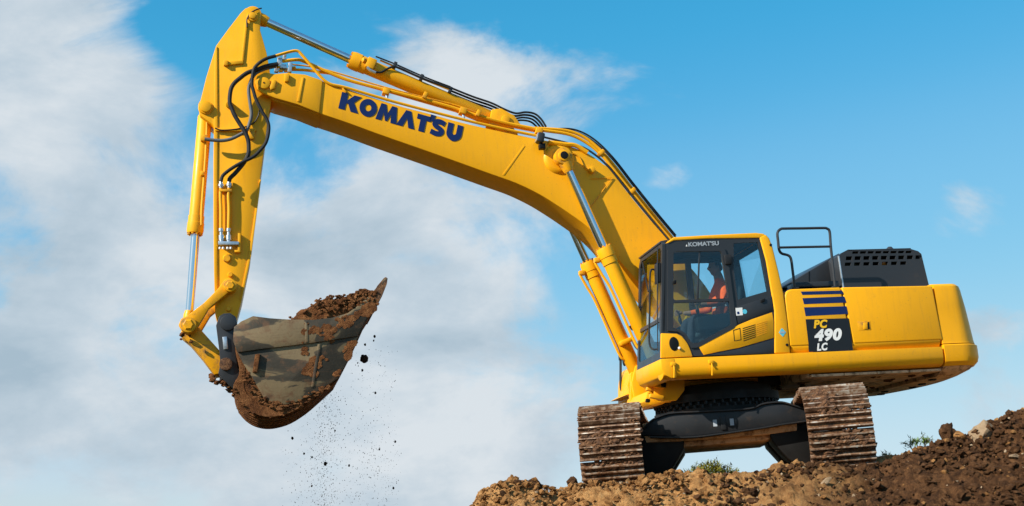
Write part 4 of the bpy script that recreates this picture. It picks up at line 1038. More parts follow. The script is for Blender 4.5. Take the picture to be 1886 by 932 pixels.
# printed stripes and the model panel
for pp, mt in (([(0.806, 2.577), (1.417, 2.573), (1.435, 2.527), (0.824, 2.531)], 'navy_print'), ([(0.818, 2.485), (1.438, 2.489), (1.458, 2.405), (0.831, 2.402)], 'navy_print'), ([(0.825, 2.357), (1.451, 2.352), (1.46, 2.245), (0.833, 2.237)], 'navy_print')):
    b = MB(); b.prism(pp, -1.5175, -1.5, 0); b.obj('stripe', mt, pn2, smooth=0)
b = MB(); b.prism([(0.827, 2.192), (1.46, 2.185), (1.465, 1.734), (0.824, 1.745)], -1.5175, -1.5, 0); b.obj('model_panel', 'black_print', pn2, smooth=0)
def tx(body, p0, px, pz, hgt, mat, sh, bold, width=None):
    p0, px, pz = Vector(p0), Vector(px), Vector(pz)
    text_mesh('lettering', body, mat, pn2, (p0.x, -1.5185, p0.z), px - p0, Vector((0, 0, 1)), hgt, sh, bold, width=width, space=1.12)
q = [(0.93, -1.52, 2.061), (1.137, -1.52, 2.061), (0.951, -1.52, 2.165)]; tx('PC', q[0], q[1], q[2], 0.118, 'amber_print', 0.25, 0.045, 0.21)
q = [(0.921, -1.52, 1.878), (1.353, -1.52, 1.88), (0.966, -1.52, 2.037)]; tx('490', q[0], q[1], q[2], 0.172, 'white_print', 0.25, 0.052, 0.41)
q = [(0.936, -1.52, 1.751), (1.096, -1.52, 1.756), (0.973, -1.52, 1.85)]; tx('LC', q[0], q[1], q[2], 0.105, 'white_print', 0.25, 0.045, 0.165)
# top deck and hood
b = MB(); b.box((1.68, 0.0, 2.60), (2.16, 2.80, 0.03)); b.obj('top_deck', C_, cabn)

hood = empty('engine_hood', exc)
hface = [(1.733, 2.711), (1.722, 3.181), (1.769, 3.22), (1.878, 3.273), (2.873, 3.258), (2.981, 3.223), (3.026, 3.182), (3.078, 2.679)]
hx = [p[0] for p in hface]; hz = [p[1] for p in hface]
# perforated near face: three rows of slots
def quad_hole(cx, cz, w, h, sk=0.012): return [(cx - w / 2, cz - h / 2), (cx + w / 2, cz - h / 2), (cx + w / 2 + sk, cz + h / 2), (cx - w / 2 + sk, cz + h / 2)]
holes = []
for row, (zz, xa, xb, n) in enumerate(((0, 1.70, 0, 9), (1, 0, 0, 9), (2, 0, 0, 7))):
    r0, r1 = ([(1.84, 3.058), (2.711, 3.052)], [(1.869, 3.145), (2.967, 3.134)], [(1.982, 3.227), (2.823, 3.215)])[row]
    cnt = (7, 9, 8)[row]
    for k in range(cnt):
        t = k / (cnt - 1)
        holes.append(quad_hole(r0[0] + (r1[0] - r0[0]) * t, r0[1] + (r1[1] - r0[1]) * t, 0.095, (0.05, 0.055, 0.035)[row]))
b = MB(); b.plate(hface, holes, -0.965, -0.945); b.obj('grille_side', C_, hood, smooth=0)
hf2 = [(p[0] + 0.05, p[1]) for p in hface]
b = MB(); b.plate(hface, holes, 0.93, 0.95); b.obj('grille_side', C_, hood, smooth=0)
zt = max(hz)
xl, xr_ = hface[3][0], hface[4][0]
b = MB()
b.prism([(xl, zt - 0.02), (xr_, zt - 0.02), (xr_, zt), (xl, zt)], -0.965, 0.95, 0.004)
b.obj('hood_top', C_, hood)
b = MB(); b.prism([hface[5], hface[6], hface[7], (hface[7][0] - 0.03, hface[7][1]), (hface[6][0] - 0.03, hface[6][1] - 0.01), (hface[5][0] - 0.03, hface[5][1] - 0.02), (hface[4][0] - 0.01, hface[4][1] - 0.025), hface[4]], -0.945, 0.93, 0.003); b.obj('hood_rear', C_, hood)
b = MB(); b.prism([hface[0], hface[1], hface[2], hface[3], (hface[3][0] + 0.02, hface[3][1] - 0.025), (hface[1][0] + 0.03, hface[1][1] - 0.01), (hface[0][0] + 0.03, hface[0][1])], -0.945, 0.93, 0.003); b.obj('hood_front', C_, hood)
b = MB(); b.tube([(hface[0][0], -0.955, hface[0][1] - 0.02), (hface[1][0], -0.955, hface[1][1])], 0.014, 8); b.obj('edge_bead', 'zinc', hood)
# sloping guard in front of the hood
wedge = [(0.948, 2.81), (1.787, 3.239), (1.916, 3.301), (1.878, 2.774)]
b = MB(); b.prism(wedge, -0.62, 0.9, 0.012); wg = b.obj('sloping_guard', C_, hood)
b = MB(); b.prism([(1.396, 3.036), (1.405, 3.044), (1.376, 2.819), (1.367, 2.82)], -0.626, -0.60, 0.0); b.obj('panel_seam', 'dull_black', hood, smooth=0)
b = MB(); b.prism([(0.993, 2.814), (1.662, 2.819), (1.66, 2.739), (0.975, 2.744)], -0.98, -0.70, 0.008); b.obj('step_plate', C_, hood)
b = MB(); b.lathe([(2.907, -0.3, 3.361)][0], [(2.919, -0.3, 3.445)][0], [(0, 0.07), (0.6, 0.06), (1, 0.03)], 14); b.obj('exhaust_cap', C_, hood)
# dark machinery under the hood, with an orange cap
b = MB(); b.box(((xl + xr_) / 2 + 0.1, 0.1, 2.85), (0.8, 1.1, 0.42), bevel=0.05); b.obj('engine_block', 'rubber', hood)
for k in range(3):
    b = MB(); b.cyl((xl + 0.15 + 0.38 * k, -0.55, 2.95), (xl + 0.35 + 0.38 * k, 0.3, 3.12), 0.07, 12); b.obj('duct', 'hose_grey', hood)
b = MB(); b.cyl([(2.549, -0.7, 3.096)][0], [(2.605, -0.6, 3.117)][0], 0.04, 12); b.obj('filler_cap', 'orange_lens', hood)

# handrail at the deck edge
rail = empty('deck_handrail', exc)
b = MB(); b.tube([(0.8, -1.36, 2.663), (0.798, -1.36, 2.893), (0.795, -1.36, 3.063), (0.762, -1.36, 3.121), (0.669, -1.36, 3.151), (0.635, -1.36, 3.206), (0.635, -1.36, 3.33), (0.641, -1.36, 3.446), (0.696, -1.36, 3.5), (0.77, -1.36, 3.506), (1.039, -1.36, 3.504), (1.327, -1.36, 3.503), (1.391, -1.36, 3.494), (1.426, -1.36, 3.446), (1.415, -1.36, 3.242), (1.408, -1.36, 2.954), (1.4, -1.36, 2.652)], 0.019, 10, 5); b.obj('rail_tube', C_, rail)
b = MB(); b.tube([(0.631, -1.36, 3.237), (1.004, -1.36, 3.236), (1.414, -1.36, 3.234)], 0.017, 10); b.obj('cross_bar', C_, rail)
for q in [(0.802, -1.36, 2.678), (1.403, -1.36, 2.676)]:
    b = MB(); b.box((q[0], q[1], q[2] - 0.02), (0.09, 0.07, 0.015), bevel=0.003); b.obj('foot_plate', C_, rail)

# --- counterweight ---------------------------------------------------------------
def cw_ring(z, ext, ins):
    pts = [(2.83, -1.50 + ins), (3.10, -1.50 + ins)]
    xe = 3.50 + ext
    for k in range(1, 9):      # near corner
        a = -math.pi / 2 + (math.pi / 2 - 0.20) * k / 8
        pts.append((3.10 + (xe - 3.14) * math.cos(a), -1.06 + (0.44 - ins) * math.sin(a)))
    for k in range(1, 8):
        t = k / 8; y = -1.10 + 2.2 * t
        pts.append((xe - 0.06 + 0.20 * (1 - (2 * t - 1) ** 2), y))
    for k in range(8, 0, -1):
        a = math.pi / 2 - (math.pi / 2 - 0.20) * k / 8
        pts.append((3.10 + (xe - 3.14) * math.cos(a), 1.06 + (0.44 - ins) * math.sin(a)))
    pts += [(3.10, 1.50 - ins), (2.83, 1.50 - ins)]
    return [(p[0], p[1], z) for p in pts]
cw = empty('counterweight', exc)
rings = [cw_ring(2.640, -0.20, 0.10), cw_ring(2.632, -0.13, 0.045), cw_ring(2.60, -0.085, 0.012), cw_ring(2.55, -0.07, 0.0), cw_ring(2.30, -0.02, -0.002), cw_ring(1.82, 0.045, -0.005), cw_ring(1.78, 0.055, -0.012)]
b = MB(); b.loft(rings); b.obj('weight_block', Y, cw)
rings = [cw_ring(1.768, 0.06, -0.018), cw_ring(1.755, 0.085, -0.03), cw_ring(1.60, 0.085, -0.03), cw_ring(1.53, 0.06, -0.015), cw_ring(1.475, 0.0, 0.04)]
b = MB(); b.loft(rings); b.obj('lower_band', Y, cw)
rings = [cw_ring(1.475, -0.02, 0.06), cw_ring(1.44, -0.06, 0.10), cw_ring(1.36, -0.26, 0.26)]
b = MB(); b.loft(rings); b.obj('underside', 'muddy_bounce_paint', cw)
for q in ((2.95, -0.9), (3.1, -0.35), (3.2, 0.1), (2.95, 0.5), (3.1, 0.9)):
    b = MB(); b.lathe((q[0], q[1], 1.365), (q[0], q[1], 1.34), [(0, 0.06), (0.7, 0.06), (1, 0.05)], 12); b.obj('mounting_bolt', 'dull_black', cw)

# --- cab -------------------------------------------------------------------------
cab = empty('cab', exc)
CN, CF = -1.50, -0.44
side_out = [(-1.064, 3.295), (-0.943, 3.345), (0.306, 3.356), (0.353, 3.026), (0.376, 2.571), (0.394, 2.33), (0.321, 1.746), (-0.652, 1.756), (-1.266, 1.76), (-1.215, 2.106)]
door_hole = [(-1.027, 3.204), (-0.235, 3.2), (-0.203, 3.063), (-0.183, 2.157), (-0.227, 2.114), (-0.72, 1.897), (-0.768, 1.877), (-0.837, 1.873), (-0.911, 2.036), (-1.011, 2.102), (-1.139, 2.118)]
rear_hole = [(-0.084, 3.281), (0.265, 3.288), (0.29, 3.165), (0.333, 2.603), (-0.112, 2.496), (-0.122, 2.887)]
def xcab(t): return None
b = MB(); b.plate(side_out, [door_hole, rear_hole], CN, CN + 0.05); b.obj('side_frame', C_, cab, smooth=0)
# door with its two panes
door_out = [(-1.041, 3.213), (-0.23, 3.209), (-0.195, 3.068), (-0.175, 2.155), (-0.224, 2.105), (-0.718, 1.885), (-0.773, 1.865), (-0.85, 1.864), (-0.924, 2.024), (-1.016, 2.09), (-1.154, 2.106)]
up_win = rounded([(-0.964, 3.177), (-0.281, 3.173), (-0.246, 2.517), (-1.032, 2.516)], (0, 1, 2, 3), 0.04)
lo_win = rounded([(-1.036, 2.479), (-0.243, 2.48), (-0.253, 2.157), (-0.743, 1.93), (-0.835, 1.929), (-0.905, 2.056), (-0.997, 2.122), (-1.072, 2.132)], (0, 1, 2, 4), 0.03)
b = MB(); b.plate(door_out, [up_win, lo_win], CN - 0.018, CN + 0.03); door = b.obj('door', C_, cab, smooth=0)
b = MB(); b.prism(up_win, CN - 0.004, CN + 0.002, 0); b.obj('window_pane', 'cab_glass', cab, smooth=0)
b = MB(); b.prism(lo_win, CN - 0.004, CN + 0.002, 0); b.obj('window_pane', 'lower_glass', cab, smooth=0)
b = MB(); b.prism([(-0.597, 3.171), (-0.578, 3.171), (-0.672, 2.521), (-0.699, 2.522)], CN - 0.008, CN + 0.01, 0.003); b.obj('sliding_sash', C_, cab)
b = MB(); b.prism([(-1.017, 2.773), (-0.97, 2.786), (-0.975, 2.734), (-1.022, 2.728)], CN - 0.04, CN - 0.01, 0.005); b.obj('window_latch', 'dull_black', cab)
b = MB(); b.prism(rear_hole, CN + 0.01, CN + 0.016, 0); b.obj('window_pane', 'dark_glass', cab, smooth=0)
b = MB(); b.prism([(-0.252, 3.113), (-0.15, 3.118), (-0.15, 2.982), (-0.252, 2.977)], CN - 0.05, CN - 0.01, 0.01); b.obj('hinge', 'rubber', cab)
b = MB(); b.prism([(-0.171, 2.39), (0.378, 2.529), (0.37, 2.335), (-0.151, 2.167)], CN - 0.012, CN + 0.01, 0.005); b.obj('handle_panel', C_, cab)
b = MB(); b.prism([(0.211, 2.48), (0.268, 2.501), (0.263, 2.456), (0.206, 2.443)], CN - 0.03, CN - 0.005, 0.004); b.obj('door_handle', 'dull_black', cab)
b = MB(); b.prism([(-0.165, 2.38), (-0.067, 2.385), (-0.071, 2.281), (-0.165, 2.276)], CN - 0.0145, CN - 0.005, 0); b.obj('sticker', 'white_print', cab, smooth=0)
b = MB(); b.prism([(-0.152, 2.328), (-0.12, 2.331), (-0.116, 2.297), (-0.148, 2.294)], CN - 0.016, CN - 0.005, 0); b.obj('sticker_mark', 'navy_print', cab, smooth=0)
cq = [(-0.039, 2.328)][0]
b = MB(); b.prism(ellipse(cq[0], cq[1], 0.034, 0.032, 16), CN - 0.0145, CN - 0.005, 0); b.obj('sticker', 'cyan_print', cab, smooth=0)
# yellow lower panels
fp = [(-1.244, 2.078), (-1.03, 2.063)] + catmull([(-0.965, 2.028), (-0.899, 1.93), (-0.864, 1.834), (-0.843, 1.75)], 4) + [(-1.281, 1.75)]
b = MB(); b.prism(fp, CN - 0.014, CN + 0.03, 0.006); fpo = b.obj('lower_panel', Y, cab)
lq = [(-1.085, 1.929)][0]
b = MB(); b.lathe((lq[0], CN - 0.012, lq[1]), (lq[0], CN - 0.022, lq[1]), [(0, 0.085), (0.6, 0.083), (1, 0.07)], 20)
for v in b.bm.verts: v.co.x = lq[0] + (v.co.x - lq[0]) * 0.78; v.co.z = lq[1] + (v.co.z - lq[1]) * 1.12
b.obj('speaker_vent', 'dull_black', cab)
rp = [(-0.751, 1.895), (-0.518, 1.996), (-0.274, 2.105), (0.05, 2.219), (0.355, 2.305), (0.364, 2.193), (0.339, 1.956), (-0.165, 1.843), (-0.502, 1.794), (-0.681, 1.765)]
b = MB(); b.prism(rp, CN - 0.014, CN + 0.03, 0.006); rpo = b.obj('lower_panel', Y, cab)
for k in range(7):
    lv0, lv1 = [(-0.096, 2.104), (0.092, 2.149)], [(-0.104, 1.935), (0.08, 1.987)]
    t = k / 6
    a = np.array(lv0[0]) * (1 - t) + np.array(lv1[0]) * t; c = np.array(lv0[1]) * (1 - t) + np.array(lv1[1]) * t
    c2 = c + (c - a) * 0.95
    b = MB(); b.prism([tuple(a), tuple(c), tuple(c + np.array([0, -0.010])), tuple(a + np.array([0, -0.010]))], CN - 0.0165, CN - 0.01, 0); b.obj('louvre_slot', 'dull_black', rpo, smooth=0)
    b = MB(); b.prism([tuple(c + (c - a) * 0.08), tuple(c2), tuple(c2 + np.array([0, -0.006])), tuple(c + (c - a) * 0.08 + np.array([0, -0.006]))], CN - 0.018, CN - 0.01, 0.002); b.obj('louvre_rib', 'yellow_paint_worn', rpo)
ring_o = [(-0.234, 2.083), (-0.131, 2.109), (-0.134, 1.943), (-0.236, 1.932)]; ring_i = [(-0.227, 2.075), (-0.14, 2.098), (-0.141, 1.951), (-0.228, 1.939)]
b = MB(); b.plate(ring_o, [ring_i], CN - 0.0165, CN - 0.01); b.obj('fuel_flap', 'dull_black', rpo, smooth=0)
b = MB(); b.prism([(-0.678, 1.756), (-0.163, 1.83), (0.342, 1.943), (0.317, 1.744)], CN - 0.006, CN + 0.01, 0.003); b.obj('lower_trim', C_, cab)
b = MB(); b.cyl([(-1.027, -1.54, 1.867)][0], [(-1.009, -1.49, 1.874)][0], 0.018, 10); b.obj('step_lamp', 'white_print', cab)
# roof and rear pillar
roof_p = [(-1.047, 3.31), (-0.932, 3.383), (-0.471, 3.4), (0.002, 3.413), (0.257, 3.419), (0.367, 3.405), (0.417, 3.354), (0.434, 3.3), (0.304, 3.345), (-0.477, 3.35), (-0.937, 3.334), (-1.026, 3.294)]
b = MB(); b.prism(roof_p, CN - 0.012, CF, 0.012, 3); b.obj('roof', Y, cab)
b = MB(); b.prism([(-0.943, 3.353), (0.314, 3.364), (0.327, 3.333), (-0.946, 3.315)], CN + 0.02, CF - 0.01, 0); b.obj('roof_lining', 'interior_plastic', cab)
pil = [(0.301, 3.354), (0.394, 3.394), (0.442, 3.336), (0.475, 3.212), (0.52, 2.868), (0.553, 2.564), (0.561, 2.188), (0.551, 1.735), (0.321, 1.744), (0.393, 2.328), (0.38, 2.569), (0.356, 3.024)]
b = MB(); b.prism(pil, CN - 0.018, CN + 0.14, 0.018, 3); rpil = b.obj('rear_pillar', Y, cab)
dq = [(0.465, 2.024)][0]
b = MB(); b.prism([(dq[0] - 0.052, dq[1]), (dq[0], dq[1] - 0.06), (dq[0] + 0.052, dq[1]), (dq[0], dq[1] + 0.06)], CN - 0.0205, CN - 0.01, 0); b.obj('sticker', 'cyan_print', cab, smooth=0)
b = MB(); b.prism([(dq[0] - 0.034, dq[1] - 0.012), (dq[0] + 0.034, dq[1] - 0.012), (dq[0] + 0.034, dq[1] + 0.014), (dq[0] - 0.034, dq[1] + 0.014)], CN - 0.0225, CN - 0.01, 0); b.obj('sticker_mark', 'grey_print', cab, smooth=0)
for q in [(0.446, -1.53, 3.239), (0.51, -1.53, 1.852)]:
    b = MB(); b.cyl(q, (q[0], q[1] + 0.04, q[2]), 0.02, 10); b.obj('bolt', 'dull_black', rpil)
q0 = [(-0.737, -1.5, 3.246), (-0.323, -1.5, 3.256)]
text_mesh('lettering', "KOMAT'SU", 'grey_print', cab, (q0[0][0], CN - 0.001, q0[0][2]), Vector(q0[1]) - Vector(q0[0]), (0, 0, 1), 0.062, 0, 0.03, width=0.44)
b = MB(); b.prism([(-0.775, 3.251), (-0.752, 3.252), (-0.76, 3.281)], CN - 0.003, CN + 0.01, 0); b.obj('sticker_mark', 'white_print', cab, smooth=0)
# front: screen frame, two panes, bars
zb, ztop = 1.735, 3.33
def fx(z): return -1.278 + (z - 1.767) * (0.175 / 1.536)
def ff(p, t): return (fx(p[1]) + t, p[0], p[1])
fo = [(CN, zb), (CF, zb), (CF, 3.22), (CF - 0.07, ztop), (CN + 0.05, ztop), (CN, 3.29)]
h1 = rounded([(CN + 0.065, 2.30), (CF - 0.065, 2.30), (CF - 0.065, 3.18), (CF - 0.12, 3.26), (CN + 0.10, 3.26), (CN + 0.065, 3.22)], (0, 1), 0.03)
h2 = rounded([(CN + 0.065, 1.83), (CF - 0.065, 1.83), (CF - 0.065, 2.25), (CN + 0.065, 2.25)], (0, 1, 2, 3), 0.06)
b = MB(); b.plate(fo, [h1, h2], 0.0, 0.05, ff); b.obj('front_frame', C_, cab, smooth=0)
b = MB(); b.prism(h1, 0.012, 0.018, 0, fn=ff); b.obj('windscreen_pane', 'cab_glass', cab, smooth=0)
b = MB(); b.prism(h2, 0.012, 0.018, 0, fn=ff); b.obj('windscreen_pane', 'lower_glass', cab, smooth=0)
b = MB(); b.tube([(fx(3.2) - 0.05, CN + 0.03, 3.25), (fx(2.5) - 0.05, CN + 0.03, 2.5), (fx(1.9) - 0.04, CN + 0.03, 1.85)], 0.008, 8, smooth=False); b.obj('corner_bead', C_, cab)
b = MB(); b.tube([(fx(2.95) - 0.02, -1.30, 2.98), (fx(2.95) - 0.10, -1.30, 2.95), (fx(2.5) - 0.10, -1.30, 2.5), (fx(2.0) - 0.10, -1.30, 2.02), (fx(2.0) - 0.08, -1.34, 1.90), (fx(1.9) - 0.02, -1.42, 1.88)], 0.013, 8, 4); b.obj('grab_rail', 'rubber', cab)
b = MB(); b.tube([(fx(3.24) - 0.03, -0.70, 3.22), (fx(2.9) - 0.03, -0.95, 2.75)], 0.010, 6); b.obj('wiper_arm', 'rubber', cab)
b = MB(); b.prism([(-1.194, 3.038), (-1.139, 3.052), (-1.151, 2.783), (-1.214, 2.762)], -1.47, -1.33, 0.015); b.obj('mirror', 'rubber', cab)
b = MB(); b.prism([(fx(3.3) - 0.012, 3.345), (fx(3.3) - 0.012, 3.315), (fx(3.3) + 0.1, 3.325), (fx(3.3) + 0.1, 3.365)], CN + 0.05, CF - 0.02, 0.008); b.obj('sun_visor', C_, cab)
# far side and rear
fo2 = [(-1.26, zb), (0.50, zb), (0.38, 3.35), (-1.05, 3.35)]
b = MB(); b.plate(fo2, [[(-1.12, 2.12), (-0.42, 2.12), (-0.42, 3.24), (-1.0, 3.24)], [(-0.34, 2.12), (0.36, 2.12), (0.32, 3.24), (-0.34, 3.24)]], CF - 0.04, CF); b.obj('side_frame', 'interior_plastic', cab, smooth=0)
b = MB(); b.prism([(-1.12, 2.12), (-0.42, 2.12), (-0.42, 3.24), (-1.0, 3.24)], CF - 0.02, CF - 0.015, 0); b.obj('window_pane', 'cab_glass', cab, smooth=0)
b = MB(); b.prism([(-0.34, 2.12), (0.36, 2.12), (0.32, 3.24), (-0.34, 3.24)], CF - 0.02, CF - 0.015, 0); b.obj('window_pane', 'cab_glass', cab, smooth=0)
def rf(p, t): return (0.50 - (p[1] - zb) * 0.075 + t, p[0], p[1])
ro = [(CN + 0.06, zb), (CF, zb), (CF, 3.35), (CN + 0.06, 3.35)]
rh = [(CN + 0.16, 2.45), (CF - 0.08, 2.45), (CF - 0.08, 3.25), (CN + 0.16, 3.25)]
b = MB(); b.plate(ro, [rh], -0.03, 0.0, rf); b.obj('rear_wall', 'interior_plastic', cab, smooth=0)
b = MB(); b.prism(rh, -0.018, -0.012, 0, fn=rf); b.obj('window_pane', 'cab_glass', cab, smooth=0)
b = MB(); b.box((-0.38, (CN + CF) / 2, 1.75), (1.70, 0.98, 0.03)); b.obj('floor', 'interior_plastic', cab)
# seat, consoles, levers
SX, SY = -0.28, -1.02
b = MB(); b.box((SX, SY, 2.16), (0.52, 0.50, 0.14), bevel=0.045, seg=3); seat = b.obj('seat_cushion', 'seat_cloth', cab)
b = MB(); b.box((SX + 0.27, SY, 2.52), (0.14, 0.48, 0.66), Matrix.Rotation(R(10), 3, 'Y'), 0.05, 3); b.obj('seat_back', 'seat_cloth', cab)
b = MB(); b.box((SX + 0.36, SY, 2.94), (0.10, 0.28, 0.20), Matrix.Rotation(R(10), 3, 'Y'), 0.04, 3); b.obj('headrest', 'seat_cloth', cab)
b = MB(); b.box((SX, SY, 1.93), (0.40, 0.40, 0.34), bevel=0.03); b.obj('seat_base', 'interior_plastic', cab)
for s in (-1, 1):
    b = MB(); b.box((SX - 0.12, SY + s * 0.36, 2.22), (0.62, 0.16, 0.20), Matrix.Rotation(R(-6), 3, 'Y'), 0.03, 3); b.obj('console', 'interior_plastic', cab)
    b = MB(); b.tube([(SX - 0.36, SY + s * 0.36, 2.30), (SX - 0.38, SY + s * 0.36, 2.40), (SX - 0.37, SY + s * 0.36, 2.50)], [0.012, 0.012, 0.014, 0.02, 0.024, 0.026, 0.026, 0.02, 0.018, 0.012], 10); b.obj('joystick', 'rubber', cab)
b = MB(); b.box((-0.93, SY + 0.30, 2.32), (0.10, 0.26, 0.22), Matrix.Rotation(R(-15), 3, 'Y'), 0.02); b.obj('monitor', 'interior_plastic', cab)
b = MB(); b.tube([(-1.0, SY - 0.12, 1.77), (-0.96, SY - 0.12, 2.05), (-0.92, SY - 0.12, 2.2)], 0.015, 8); b.obj('travel_lever', 'rubber', cab)
b = MB(); b.tube([(-1.0, SY + 0.12, 1.77), (-0.96, SY + 0.12, 2.05), (-0.92, SY + 0.12, 2.2)], 0.015, 8); b.obj('travel_lever', 'rubber', cab)

# --- slew ring -------------------------------------------------------------------
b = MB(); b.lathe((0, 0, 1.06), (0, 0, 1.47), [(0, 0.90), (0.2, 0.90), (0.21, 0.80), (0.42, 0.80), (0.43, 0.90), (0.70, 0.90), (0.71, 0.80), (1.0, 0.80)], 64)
slew = b.obj('slew_ring', 'dull_black', exc)  # ring blackened to stand in for the shade under the deck
bolt = None
for k in range(48):
    a = 2 * math.pi * k / 48
    if bolt is None:
        b = MB(); b.cyl((0, 0, 0), (0, 0, 0.045), 0.022, 6, 0.0); bolt = b.obj('bolt', U_, slew)
        o_ = bolt
    else:
        o_ = bolt.copy(); COL.objects.link(o_); o_.parent = slew
    o_.location = (0.86 * math.cos(a), 0.86 * math.sin(a), 1.19)
bolt2 = None
for k in range(48):
    a = 2 * math.pi * (k + 0.5) / 48
    o_ = bolt.copy(); COL.objects.link(o_); o_.parent = slew
    o_.location = (0.86 * math.cos(a), 0.86 * math.sin(a), 1.14)

# --- undercarriage (turned against the upper structure) ---------------------------
SWING = R(-20)
GA, SHW = 1.40, 0.78
car = empty('car_body', exc, (0, 0, 0), SWING)
front = [(-1.069, 0.883), (-0.94, 0.991), (-0.802, 1.046), (-0.607, 1.081), (-0.169, 1.067), (0.412, 1.055), (0.576, 1.1), (0.693, 1.112), (0.851, 1.106), (1.003, 1.049), (1.194, 0.968), (1.222, 0.842), (1.034, 0.829), (0.818, 0.817), (0.527, 0.79), (0.018, 0.759), (-0.348, 0.745), (-0.668, 0.763), (-0.929, 0.799), (-1.046, 0.808)]
b = MB(); b.prism(front, -1.15, -0.95, 0.012); fbm = b.obj('front_beam', U_, car)
tf = catmull([(-1.021, 0.915), (-0.924, 1.003), (-0.786, 1.058), (-0.606, 1.087), (-0.168, 1.072), (0.412, 1.061), (0.576, 1.105), (0.693, 1.117), (0.851, 1.111), (1.002, 1.055), (1.193, 0.973)], 4)
b = MB(); b.prism(tf + [(p[0], p[1] - 0.022) for p in tf[::-1]], -1.185, -0.95, 0.004, 1); b.obj('top_flange', U_, fbm)
bf = catmull([(1.22, 0.841), (1.033, 0.827), (0.817, 0.816), (0.526, 0.789), (0.017, 0.758), (-0.348, 0.743), (-0.667, 0.762), (-0.958, 0.792)], 4)
b = MB(); b.prism(bf + [(p[0], p[1] - 0.022) for p in bf[::-1]], -1.19, -0.95, 0.004, 1); b.obj('bottom_flange', U_, fbm)
cen = [(-1.02, 0.72), (-0.6, 0.70), (0.6, 0.70), (1.02, 0.72), (1.05, 0.98), (0.6, 1.06), (-0.6, 1.06), (-1.05, 0.98)]
b = MB(); b.prism(cen, -0.97, 1.15, 0.015); b.obj('centre_box', 'muddy_bounce_paint', car)
b = MB(); b.prism([(-0.86, 0.70), (-0.70, 0.63), (0.60, 0.63), (0.80, 0.70)], -0.80, 1.0, 0.012); b.obj('belly_plate', 'muddy_bounce_paint', car)
for sx in (-1, 1):
    for sy in (-1, 1):
        lx = 0.66 if sx > 0 else 0.50
        b = MB(); b.prism([(sx * lx, 0.69), (sx * (lx + 0.02), 0.60), (sx * (lx + 0.20), 0.36), (sx * (lx + 0.37), 0.24), (sx * 1.28, 0.24), (sx * 1.28, 0.82), (sx * 1.0, 0.97), (sx * 0.7, 1.0)], sy * 0.55 - 0.40, sy * 0.55 + 0.36, 0.015); b.obj('leg', 'dull_black', car)  # solid black also puts undercarriage shade into the legs
for px in [(-0.063, 0.895), (0.162, 0.891)]:
    b = MB(); b.box((px[0], -1.152, px[1]), (0.052, 0.006, 0.09), bevel=0); b.obj('sticker', 'grey_print', car, smooth=0)
pm = [(0.046, 0.894)][0]
b = MB(); b.box((pm[0], -1.16, pm[1]), (0.07, 0.03, 0.2), bevel=0.008); b.obj('cover_plate', U_, car)

# track: shoes run round idler and sprocket
TL, TR = 2.12, 0.535
PITCH_N = 51
def track_pt(s):
    """position (t, z) and outward angle for arc length s on the shoe path"""
    per = 4 * TL + 2 * math.pi * TR
    s = s % per
    zc = TR + 0.045
    if s < 2 * TL: return (-TL + s, zc + TR - 0.05 * math.sin(math.pi * s / (2 * TL)), math.pi / 2)
    s -= 2 * TL
    if s < math.pi * TR:
        a = math.pi / 2 - s / TR; return (TL + TR * math.cos(a), zc + TR * math.sin(a), a)
    s -= math.pi * TR
    if s < 2 * TL: return (TL - s, zc - TR, -math.pi / 2)
    s -= 2 * TL
    a = -math.pi / 2 - s / TR
    return (-TL + TR * math.cos(a), zc + TR * math.sin(a), a)
PER = 4 * TL + 2 * math.pi * TR
PIT = PER / PITCH_N
def shoe_mesh():
    # local: x = axle direction, y = along the track, z = outward
    B = MB()
    h = PIT * 0.955
    prof = [(-h / 2, -0.012), (-h / 2, 0.016)]
    for c in (-h * 0.43, -h * 0.08, h * 0.27):
        prof += [(c - 0.014, 0.014), (c - 0.007, 0.062), (c + 0.008, 0.062), (c + 0.015, 0.014)]
    prof += [(h / 2 - 0.01, 0.012), (h / 2, 0.0), (h / 2, -0.012)]
    B.prism(prof, -SHW / 2, SHW / 2, 0.0, fn=lambda p, t: (t, p[0], p[1]))
    me = bpy.data.meshes.new('track_shoe')
    bmesh.ops.recalc_face_normals(B.bm, faces=B.bm.faces)
    B.bm.to_mesh(me); B.bm.free()
    me.materials.append(MATS['shoe_mud']); me.materials.append(MATS['worn_steel'])
    for p in me.polygons:
        c = p.center
        if c.z > 0.03: p.material_index = 1
    return me
shoe_me = shoe_mesh()
def link_mesh():
    B = MB()
    for x in (-0.11, 0.11):
        B.box((x, 0, -0.06), (0.05, PIT * 0.92, 0.10), bevel=0.01)
    me = bpy.data.meshes.new('chain_link'); B.bm.to_mesh(me); B.bm.free(); me.materials.append(MATS['dark_clod']); return me
link_me = link_mesh()
mud_rng = random.Random(3)
